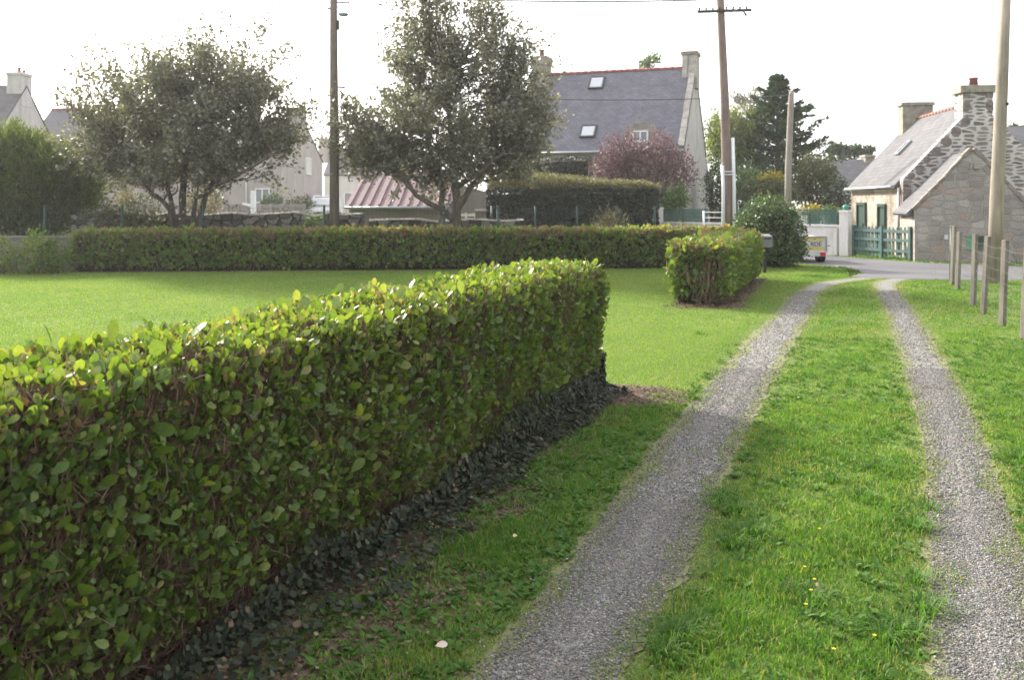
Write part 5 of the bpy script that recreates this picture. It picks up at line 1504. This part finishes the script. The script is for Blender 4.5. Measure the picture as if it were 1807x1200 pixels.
MB().tube([a0 + (0, -.05, 0), a1 + (0, -.05, 0)], .05, 8).build('gutter', M['zinc'], t)

# ------------------------------------------------------------------ walls, gates and fences
t = thing('block_wall', 'grey rendered block wall between the pink roofed garage and the dark hedge', 'wall', (P(826, 0, 29)[0], 29, 0))
MB().hexa([P(800, 0, 29) * (1, 1, 0), P(857, 0, 29) * (1, 1, 0), P(857, 0, 29) * (1, 1, 0) + (0, .2, 0), P(800, 0, 29) * (1, 1, 0) + (0, .2, 0),
           P(800, 322, 29), P(857, 338, 29), P(857, 338, 29) + (0, .2, 0), P(800, 322, 29) + (0, .2, 0)]).build('wall', M['grey_wall'], t)
t = thing('gate_pillar', 'short grey gate pillar at the left end of the dark hedge', 'pillar', (P(848, 0, 27)[0], 27, 0))
MB().box(v3(P(848, 0, 27), 0), (.30, .30, P(0, 372, 27)[2])).build('shaft', M['grey_wall'], t); MB().box(v3(P(848, 0, 27), P(0, 372, 27)[2]), (.36, .36, .06), taper=.9).build('cap', M['coping'], t)
def rail_gate(label, u0, u1, v0, v1, Y, bars, mat):
    t = thing('rail_gate', label, 'gate', (P((u0 + u1) / 2, 0, Y)[0], Y, 0))
    a, b = P(u0, v0, Y), P(u1, v0, Y); lo = P(u0, v1, Y)[2]
    mb = MB()
    for i in range(bars):
        z = a[2] + (lo - a[2]) * i / (bars - 1)
        mb.bar(v3(a, z), v3(b, z), .03, .08)
    mb.build('rail', mat, t)
    mb = MB()
    for p in (a, (a + b) / 2, b): mb.box(v3(p, 0) + (0, -.03, 0), (.06, .05, a[2] + .06))
    mb.build('upright', mat, t)
rail_gate('low white rail gate beside the short grey pillar', 806, 839, 379, 391, 27.0, 2, M['white_paint'])

def wall_rough(name, label, pts, h, th, mat, cat='wall'):
    """free-standing wall along a polyline with an uneven top"""
    t = thing(name, label, cat, v3(pts[len(pts) // 2], 0))
    mb = MB(); n = 0
    A_ = []
    for i in range(len(pts) - 1):
        a, b = np.array(pts[i], float), np.array(pts[i + 1], float); k = max(2, int(np.linalg.norm(b - a) / .4))
        for j in range(k): A_.append(a + (b - a) * j / k)
    A_.append(np.array(pts[-1], float))
    rows = []
    for i, p in enumerate(A_):
        d = nice(np.append(A_[min(i + 1, len(A_) - 1)] - A_[max(i - 1, 0)], 0)); nrm = np.array([d[1], -d[0], 0])
        hh = h + .022 * R.normal()
        rows.append([v3(p, -.05) + nrm * th / 2, v3(p, hh) + nrm * th * .42, v3(p, hh + .05) , v3(p, hh) - nrm * th * .42, v3(p, -.05) - nrm * th / 2])
    V = [q for r_ in rows for q in r_]; f = []
    for i in range(len(rows) - 1):
        for k in range(4):
            f.append((i * 5 + k, (i + 1) * 5 + k, (i + 1) * 5 + k + 1, i * 5 + k + 1))
    f += [(0, 1, 2, 3, 4), tuple(len(V) - 5 + k for k in (4, 3, 2, 1, 0))]
    mb.poly(V, f); mb.build('masonry', mat, t)
    return t
tw = wall_rough('stone_wall', 'long low dry stone wall behind the wire fence and the two trees', [(-11.5, 24.6), (-6, 24.55), (-3.9, 24.5)], 1.30, .5, M['dry_stone'])
wall_rough('stone_wall', 'lower mossy stone wall in front of the pink roofed garage', [(-3.8, 24.9), (-1.6, 25.1), (0.3, 25.4)], 1.12, .45, M['dry_stone'])
bush('wall_plants', 'weeds growing along the top of the dry stone wall', 'plants', [((-9.2 + i * .8, 24.55, 1.30), (.45, .2, .10)) for i in range(7)], 420, .05, M['olive_leaf'], 'small', 6, zmin=1.2)
# low grey wall at the left end of the lawn
t = thing('low_wall', 'low plain grey wall behind the small shrubs at the left of the lawn', 'wall', (-11.6, 21.9, 0))
MB().box((-12.0, 22.0, -.05), (3.9, .2, .82)).build('masonry', M['grey_wall'], t)
MB().box((-12.0, 22.0, .774), (3.9, .26, .05)).build('coping', M['grey_wall'], t)

def post_fence(name, label, cat, pts, ph, pmat, wmat, prad, wires, verts, vstep, wr, top, group=None, square=False, lean=0.0):
    """posts at pts (xy) and a thin wire net between them; each post a part, the net one part"""
    t = thing(name, label, cat, v3(pts[0], 0), group)
    P3 = [np.array([p[0], p[1], 0.0]) for p in pts]
    hs_ = ph if hasattr(ph, '__len__') else [ph] * len(pts)
    for p, h_ in zip(P3, hs_):
        mb = MB(); l = np.array([R.normal(0, .02), R.normal(0, .02), 0]) + np.array([lean, 0, 0])
        if square:
            q = p + np.array([0, 0, -.1]); a_ = np.array([math.cos(.3 + R.normal() * .2), math.sin(.3), 0])
            mb.bar(q, p + l + np.array([0, 0, h_]), prad * 2, prad * 1.7, a_)
        else:
            mb.tube([p - (0, 0, .1), p + l + np.array([0, 0, h_])], prad, 8)
        mb.build('post', pmat, t, bevel=.006 if square else 0)
    A0, A1 = [], []
    for i in range(len(P3) - 1):
        a, b = P3[i], P3[i + 1]; ln = np.linalg.norm(b - a); d = (b - a) / ln
        for z in wires:
            n = 4
            for j in range(n):
                s0, s1 = j / n, (j + 1) / n
                sg = lambda s: -.03 * 4 * s * (1 - s) * (z / top)
                A0.append(a + d * ln * s0 + (0, 0, z + sg(s0))); A1.append(a + d * ln * s1 + (0, 0, z + sg(s1)))
        if verts:
            for s in np.arange(vstep, ln, vstep):
                A0.append(a + d * s + (0, 0, wires[0])); A1.append(a + d * s + (0, 0, wires[-1] - .02))
    A0, A1 = np.array(A0, float), np.array(A1, float)
    off = np.array([0.0, -prad * .9, 0])
    v, f = twigs(A0 + off, A1 + off, np.full(len(A0), wr), np.full(len(A0), wr), None, 1, 3)
    np_mesh('wire_net', v, f, wmat, t, smooth=False)
    return t
# field fence at the right
fp = [(5.05, 8.6), (5.96, 10.9), (6.34, 12.1), (6.82, 13.54), (7.20, 14.6), (8.22, 17.25), (8.56, 18.2)]
post_fence('field_fence', 'weathered wooden post and wire fence along the right side of the track', 'fence', fp, [1.13, 1.10, 1.12, 1.12, 1.11, 1.07, 1.15], M['post_wood'], M['wire'], .036, [.12, .27, .42, .57, .72, .88, 1.02], True, .17, .0013, 1.05, square=True, lean=.035)
t = thing('metal_post', 'slim dark green metal post ending the field fence near the road', 'post', (P(1678, 0, 19.0)[0], 19.0, 0))
q = v3(P(1678, 0, 19.0), 0); MB().tube([q - (0, 0, .1), q + (.02, 0, 1.10)], .035, 8).build('shaft', M['wire_green'], t); MB().ball(q + (.02, 0, 1.11), .037, 8, 5).build('cap', M['wire_green'], t)
# green welded mesh fences
gy = 23.3
gpx = [-60, 77, 216, 355, 572, 783, 880]
post_fence('mesh_fence', 'tall green welded wire fence with slim posts behind the long hedge', 'fence', [(P(u, 0, gy)[0], gy) for u in gpx], 1.55, M['wire_green'], M['wire_green'], .035, [.6, .75, .9, 1.05, 1.2, 1.35, 1.5], True, .10, .0026, 1.5)
post_fence('mesh_fence', 'green wire fence standing in front of the tall dark hedge', 'fence', [(P(u, 0, 31)[0], 31.0) for u in (868, 945, 1020, 1090, 1156)], 1.50, M['wire_green'], M['wire_green'], .035, [.5, .65, .8, .95, 1.1, 1.25, 1.42], True, .10, .0032, 1.42)

# white garden wall with green screen and ball topped pillars
wa, wb2 = np.array([5.25, 33.0, 0]), np.array([9.86, 28.25, 0]); wd_ = nice(wb2 - wa)
t = thing('garden_wall', 'chipped white garden wall between the two ball topped pillars', 'wall', (wa + wb2) / 2)
MB().bar(wa + z_ * .42, wb2 + z_ * .42, .22, .92).build('masonry', M['garden_wall'], t); MB().bar(wa + z_ * .91, wb2 + z_ * .91, .27, .06).build('coping', M['garden_wall'], t)
t = thing('screen_fence', 'green mesh screen fence standing on the white garden wall', 'fence', (wa + wb2) / 2)
LW = np.linalg.norm(wb2 - wa)
for i in range(8):
    q = wa + wd_ * (LW * i / 7)
    MB().tube([q + z_ * .94, q + z_ * 1.42], .022, 6).build('post', M['wire_green'], t)
mb = MB()
for z in (.98, 1.12, 1.26, 1.40): mb.tube([wa + z_ * z, wb2 + z_ * z], .006, 4)
mb.build('wire', M['wire_green'], t)
n2 = np.array([wd_[1], -wd_[0], 0])
for s0, s1 in ((0.02, .30), (.46, .995)):
    a, b = wa + wd_ * LW * s0 + n2 * .012, wa + wd_ * LW * s1 + n2 * .012
    MB().plate([a + z_ * .95, b + z_ * .95, b + z_ * 1.40, a + z_ * 1.40], .004, n2).build('screen', M['screen'], t)
def pillar(label, p, h, wd, r):
    t = thing('gate_pillar', label, 'pillar', v3(p, 0))
    MB().box(v3(p, -.03), (wd, wd, h + .03), wd_[:2]).build('shaft', M['garden_wall'], t, bevel=.012)
    MB().box(v3(p, h), (wd + .04, wd + .04, .05), wd_[:2], .92).build('cap', M['garden_wall'], t)
    MB().ball(v3(p, h + .05 + r * .88), r, 16, 10).build('ball', M['ball_green'], t)
pillar('white pillar with turquoise ball at the right end of the garden wall, by the picket gate', (10.03, 28.1), 1.33, .28, .095)
pillar('white pillar with green ball at the right end of the dark hedge', (P(1160, 0, 32.9)[0], 32.9), 1.40, .30, .10)
t = thing('white_post', 'slim white metal gate post in the green screen left of the leaning pole', 'post', (P(1242, 0, 30.5)[0], 30.5, 0))
q = v3(P(1242, 0, 30.5), 0); MB().tube([q, q + z_ * 1.35], .035, 8).build('shaft', M['white_paint'], t)
mb = MB()
for z in (.95, 1.12, 1.30): mb.tube([q + z_ * z, q + z_ * z + np.array([.95, -.25, 0])], .014, 6)
mb.build('rail', M['white_paint'], t)

# green picket gate beside the barn
pa, pb = np.array([10.20, 27.95, 0]), np.array([10.98, 25.75, 0]); pd = nice(pb - pa); pl_ = np.linalg.norm(pb - pa); pn = np.array([pd[1], -pd[0], 0])
t = thing('picket_gate', 'faded blue-green picket gate between the white pillar and the barn', 'gate', (pa + pb) / 2)
def picket(s, w_, h_):
    q = pa + pd * s - pn * .03
    x = pd * w_ / 2
    return MB().plate([q - x + z_ * .06, q + x + z_ * .06, q + x + z_ * (h_ - .05), q + z_ * h_, q - x + z_ * (h_ - .05)], .022, -pn if np.dot(np.cross(x, z_), -pn) > 0 else pn)
left_n, right_n = 8, 7
for i in range(left_n): picket(.06 + i * (pl_ * .49) / left_n, .095, .92 + .02 * R.random()).build('picket', M['green_paint'], t)
for i in range(right_n): picket(pl_ * .54 + (i + .4) * (pl_ * .45) / right_n, .065, .92 + .02 * R.random()).build('picket', M['green_paint'], t)
for z in (.25, .55, .80): MB().bar(pa + z_ * z, pb + z_ * z, .03, .08).build('rail', M['green_paint'], t)
for s in (.01, .515, .99): MB().bar(pa + pd * pl_ * s + pn * .0, pa + pd * pl_ * s + z_ * .95, .075, .075, pd).build('post', M['green_paint'], t)

# grey board fence, white gate post and van by the far house
def board_fence(label, u0, u1, v0, Y, n, mat):
    a, b = P(u0, v0, Y), P(u1, v0, Y)
    t = thing('board_fence', label, 'fence', v3((a + b) / 2, 0))
    mb = MB()
    for i in range(4): mb.bar(v3(a, a[2] - .08 - .22 * i), v3(b, a[2] - .08 - .22 * i), .04, .19)
    mb.build('boards', mat, t)
    for i in range(n):
        q = a + (b - a) * (i / (n - 1)); MB().box(v3(q, 0) - (0, .07, 0), (.16, .10, a[2] + .05)).build('post', mat, t)
board_fence('grey horizontal board fence in front of the beige house', 400, 537, 361, 43.0, 8, M['grey_board'])
t = thing('white_post', 'white square gate post with a white bar in front of the beige house', 'post', (P(447, 0, 42)[0], 42, 0))
q = v3(P(447, 0, 42), 0); MB().box(q, (.2, .2, P(0, 336, 42)[2])).build('shaft', M['white_paint'], t)
MB().bar(P(428, 359, 42), P(444, 363, 42), .06, .10).build('bar', M['white_paint'], t)

# white minivan seen from the front
YD = 0.42
mb = MB(); mb.box((-7.6, 61.0, -.05), (9.0, 14.0, YD + .05)); tag(mb.build('yard', M['road']), kind='structure')
vx, vy = P(563, 0, 55)[0], 55.0
t = thing('parked_van', 'white minivan parked beyond the board fence, half behind the dark pole', 'van', (vx, vy, 0))
prof = [(0.0, .30), (0.0, .72), (.10, .92), (.85, 1.08), (1.35, 1.66), (1.7, 1.86), (3.6, 1.90), (3.95, 1.60), (4.05, .95), (4.05, .32)]
mb = MB(); wv = .86
V = []
for y_, z in prof:
    w2 = wv * (1 - .16 * max(0, (z - .95) / .95)); V += [(vx - w2, vy + y_, z), (vx + w2, vy + y_, z)]
n = len(prof)
mb.poly(V, [(2 * i, 2 * i + 1, 2 * i + 3, 2 * i + 2) for i in range(n - 1)] + [tuple(2 * i for i in range(n))[::-1], tuple(2 * i + 1 for i in range(n)), (0, 2 * n - 2, 2 * n - 1, 1)])
mb.build('body', M['van_white'], t, bevel=.05)
def vq(y0, z0, y1, z1, x0, x1, off):
    k0, k1 = 1 - .16 * max(0, (z0 - .95) / .95), 1 - .16 * max(0, (z1 - .95) / .95)
    return [(vx + x0 * k0, vy + y0, z0), (vx + x1 * k0, vy + y0, z0), (vx + x1 * k1, vy + y1, z1), (vx + x0 * k1, vy + y1, z1)]
MB().plate([np.array(q) + (0, -.02, .02) for q in vq(.90, 1.12, 1.62, 1.81, -.76, .76, 0)], .02).build('windscreen', M['glass'], t)
for sg in (-1, 1):
    MB().ball((vx + sg * .64, vy + .03, .78), .15, 10, 6, (1, .4, .8)).build('headlight', M['plate'], t)
    MB().tube([(vx + sg * .62, vy + .75, .30), (vx + sg * .84, vy + .75, .30)], .30, 14).build('wheel', M['rubber'], t)
    MB().tube([(vx + sg * .62, vy + 3.3, .30), (vx + sg * .84, vy + 3.3, .30)], .30, 14).build('wheel', M['rubber'], t)
    MB().box((vx + sg * .98, vy + 1.0, 1.08), (.2, .12, .16)).build('wing_mirror', M['bumper'], t, bevel=.03)
MB().box((vx, vy - .03, .34), (1.66, .14, .22)).build('bumper', M['bumper'], t, bevel=.04)
MB().box((vx, vy - .02, .66), (.7, .06, .10)).build('grille', M['bumper'], t)
t.scale = (.86, .86, .86); t.location.z = YD

# ------------------------------------------------------------------ utility poles, lamp, cables
def pole(name, label, pts, r0, r1, mat):
    t = thing(name, label, 'utility pole', v3(pts[0], 0))
    n = len(pts); MB().tube(pts, list(np.linspace(r0, r1, n)), 12).build('shaft', mat, t)
    return t
Y1 = 22.95 + .9
p1b = P(590, 0, Y1) * (1, 1, 0)
t1 = pole('utility_pole', 'dark wooden utility pole carrying a small street lamp, left of centre', [p1b - (0, 0, .2), P(590, 250, Y1), P(589, 100, Y1), P(588, -130, Y1)], .132, .085, M['pole_dark'])
a = P(592, 18, Y1)
MB().tube([a, a + (.10, -.05, -.06), a + (.16, -.06, -.08)], .016, 6).build('lamp_arm', M['steel_blue'], t1)
MB().ball(P(607, 25.5, Y1) + (0, -.06, 0), .14, 12, 8, (1.0, .6, .38)).build('lamp_head', M['steel_blue'], t1)
mb = MB(); mb.tube([P(578, 14, Y1), P(600, 11, Y1)], .018, 6); mb.tube([P(594, 3, Y1), P(616, 4, Y1)], .02, 6); mb.tube([P(616, 4, Y1), P(616, -4, Y1)], .02, 6); mb.tube([P(582, 152, Y1), P(610, 154, Y1)], .017, 6)
mb.build('bracket', M['cable'], t1)
MB().box(P(597, 52, Y1) + (0, -.03, 0), (.05, .10, .24)).build('junction_box', M['cable'], t1)

Y2 = 25.2
q0 = P(1284, 0, Y2) * (1, 1, 0)
t2 = pole('utility_pole', 'leaning brown utility pole with crossarm and two white conduit pipes', [q0 - (0, 0, .2), P(1283, 330, Y2), P(1279, 180, Y2), P(1272, 20, Y2), P(1268, -90, Y2)], .15, .085, M['pole_brown'])
a, b = P(1229, 21.5, Y2) + (0, -.12, 0), P(1324, 18.5, Y2) + (0, -.12, 0)
ca = MB().bar(a, b, .05, .07).build('crossarm', M['black_metal'], t2)
mb = MB()
for i in range(8):
    q = a + (b - a) * ((i + .3) / 8); mb.tube([q + z_ * .03, q + z_ * .10, q + z_ * .11], [.018, .03, .015], 8)
mb.build('insulators', M['cable'], ca)
q = P(1309, 20, Y2) + (0, -.12, 0); MB().tube([q, q + (.08, 0, -.10), q + (.09, 0, -.13)], [.01, .03, .03], 6).build('bracket', M['black_metal'], ca)
for du, v0 in ((-9, 292), (9, 243)):
    pts = [v3(P(1284 + du * 1.1, 0, Y2) + (0, -.13, 0), 0), P(1284 + du * 1.05, 330, Y2) + (0, -.13, 0), P(1282 + du, v0, Y2) + (0, -.13, 0)]
    MB().tube(pts, .045, 10).build('conduit_pipe', M['white_pvc'], t2)
mb = MB()
for v in (303, 308): mb.tube([P(1272, v, Y2) + (0, -.17, 0), P(1294, v, Y2) + (0, -.17, 0)], .014, 6)
mb.build('strap', M['white_pvc'], t2)

Y3 = 31.5
q3 = P(1390, 0, Y3) * (1, 1, 0)
t3 = pole('wooden_pole', 'short bare grey wooden pole with pointed top in front of the conifer', [q3, P(1391, 300, Y3), P(1396, 180, Y3), P(1396.5, 168, Y3), P(1397, 160, Y3)], .12, .075, M['pole_grey'])

p4 = G(1755, 500)
t4 = pole('utility_pole', 'pale tall utility pole behind the field fence at the right edge', [p4 - (0, 0, .2), P(1759, 350, p4[1]), P(1768, 150, p4[1]), P(1776, -60, p4[1])], .148, .098, M['pole_pale'])
MB().box(P(1772, 184, p4[1]) + (0, -.12, -.03), (.05, .02, .06)).build('tag', M['cable'], t4)

def cable(label, pts, r, sag=0.0, n=18):
    A_ = [np.asarray(p, float) for p in pts]; out = []
    for i in range(len(A_) - 1):
        for j in range(n):
            s = j / n; out.append(A_[i] * (1 - s) + A_[i + 1] * s - np.array([0, 0, sag * 4 * s * (1 - s)]))
    out.append(A_[-1])
    tag(MB().tube(out, r, 5).build('overhead_cable', M['cable'], None, A_[0]), label, 'cable')
cable('thin overhead cable running across the top of the picture to the leaning pole', [P(588, -12, Y1), P(1270, -2, Y2)], .021, .12)
cable('thin overhead cable crossing in front of the slate roof', [P(600, 154, Y1), P(1279, 172, Y2 + .2)], .011, .16)
cable('short overhead cable between the leaning pole and the short bare pole', [P(1279, 172, Y2 + .2), P(1396, 166, Y3)], .011, .03)
cable('slack service cable from the dark pole to the house at the left edge', [P(584, 14, Y1), P(60, 148, 48.4)], .012, .55)
cable('thin overhead cable leaving the leaning pole to the right', [P(1272, 30, Y2), P(2100, -420, 13)], .008, .1)

# letterbox at the end of the short hedge
t = thing('letterbox', 'grey metal letterbox on a dark post between the short hedge and round bush', 'letterbox', (P(1350, 0, 21.3)[0], 21.3, 0))
c = P(1350, 436, 21.3)
MB().hexa([c + k_ for k_ in ((-.15, -.10, 0), (.15, -.10, 0), (.15, .20, 0), (-.15, .20, 0), (-.15, -.10, .255), (.15, -.10, .255), (.15, .20, .30), (-.15, .20, .30))]).build('box', M['box_grey'], t, bevel=.012)
MB().bar(c + (-.11, -.104, .20), c + (.11, -.104, .20), .012, .03).build('slot', M['black_metal'], t)
MB().box(v3(c + np.array([0, .05, 0]), -.05), (.07, .07, c[2] + .05)).build('post', M['black_metal'], t)

# small trailer behind the round bush
tx, ty = 7.80, 25.0
t = thing('trailer', 'small white and yellow trailer with red tail lamp, half hidden by the round bush', 'trailer', (tx, ty, 0))
mb = MB(); W2 = .60; zb, zt, ln = .31, .69, 1.7
for (xa, xb, ya, yb) in ((-W2, W2, 0, .03), (-W2, W2, ln - .03, ln), (-W2, -W2 + .03, .031, ln - .031), (W2 - .03, W2, .031, ln - .031)):
    mb.hexa([(tx + xa, ty + ya, zb), (tx + xb, ty + ya, zb), (tx + xb, ty + yb, zb), (tx + xa, ty + yb, zb), (tx + xa, ty + ya, zt), (tx + xb, ty + ya, zt), (tx + xb, ty + yb, zt), (tx + xa, ty + yb, zt)])
mb.hexa([(tx - W2, ty, zb - .03), (tx + W2, ty, zb - .03), (tx + W2, ty + ln, zb - .03), (tx - W2, ty + ln, zb - .03), (tx - W2, ty, zb - .002), (tx + W2, ty, zb - .002), (tx + W2, ty + ln, zb - .002), (tx - W2, ty + ln, zb - .002)])
mb.build('body', M['alu'], t)
for z0, z1 in ((.58, .665), (.34, .425)):
    MB().plate([(tx - W2 + .02, ty - .004, z0), (tx + W2 - .06, ty - .004, z0), (tx + W2 - .06, ty - .004, z1), (tx - W2 + .02, ty - .004, z1)], .003, (0, -1, 0)).build('stripe', M['yellow_paint'], t)
mb = MB(); mb.bar((tx - W2, ty - .015, zt + .012), (tx + W2, ty - .015, zt + .012), .05, .025); mb.bar((tx + W2 + .005, ty - .015, .30), (tx + W2 + .005, ty - .015, zt), .03, .03, (0, 1, 0)); mb.bar((tx - W2 - .005, ty - .015, .30), (tx - W2 - .005, ty - .015, zt), .03, .03, (0, 1, 0))
mb.build('frame', M['zinc'], t)
me = text_mesh('RD\u00c9', .165)
o = link('lettering', me, M['letters'], t); o.location = (W2 - .12, -.008, .445); o.rotation_euler = (math.radians(90), 0, 0)
MB().bar((tx - W2, ty - .02, .235), (tx + W2, ty - .02, .235), .04, .12).build('light_bar', M['alu'], t)
MB().plate([(tx + .02, ty - .043, .195), (tx + .38, ty - .043, .195), (tx + .38, ty - .043, .275), (tx + .02, ty - .043, .275)], .003, (0, -1, 0)).build('number_plate', M['plate'], t)
for sg in (-1, 1):
    MB().box((tx + sg * .50, ty - .055, .185), (.14, .04, .10)).build('tail_lamp', M['red_lens'], t, bevel=.008)
    wh = MB().tube([(tx + sg * .44, ty + .30, .205), (tx + sg * .46, ty + .30, .205), (tx + sg * .62, ty + .30, .205), (tx + sg * .64, ty + .30, .205)], [.17, .21, .21, .17], 18).build('wheel', M['rubber'], t)
    MB().tube([(tx + sg * .60, ty + .30, .205), (tx + sg * .645, ty + .30, .205)], .10, 12).build('rim', M['alu'], wh)
    MB().box((tx + sg * .65, ty + .30, .44), (.14, .56, .02)).build('mudguard', M['black_metal'], t)
MB().tube([(tx, ty + ln, .28), (tx, ty + ln + 1.0, .30)], .03, 8).build('drawbar', M['zinc'], t)

# ------------------------------------------------------------------ thin bright haze over the whole place
hz = MB(); hz.box((0, 45, -1.0), (150, 150, 13.0))
k = NM('haze_air'); pv = k.n('VolumePrincipled'); pv.inputs['Color'].default_value = (0.97, 0.97, 1.0, 1); pv.inputs['Density'].default_value = 0.00062; pv.inputs['Anisotropy'].default_value = 0.35
k.l(pv.outputs[0], k.out.inputs['Volume'])
ho = hz.build('haze', k.m); tag(ho, 'thin bright haze in the air over the gardens', 'haze', kind='stuff')
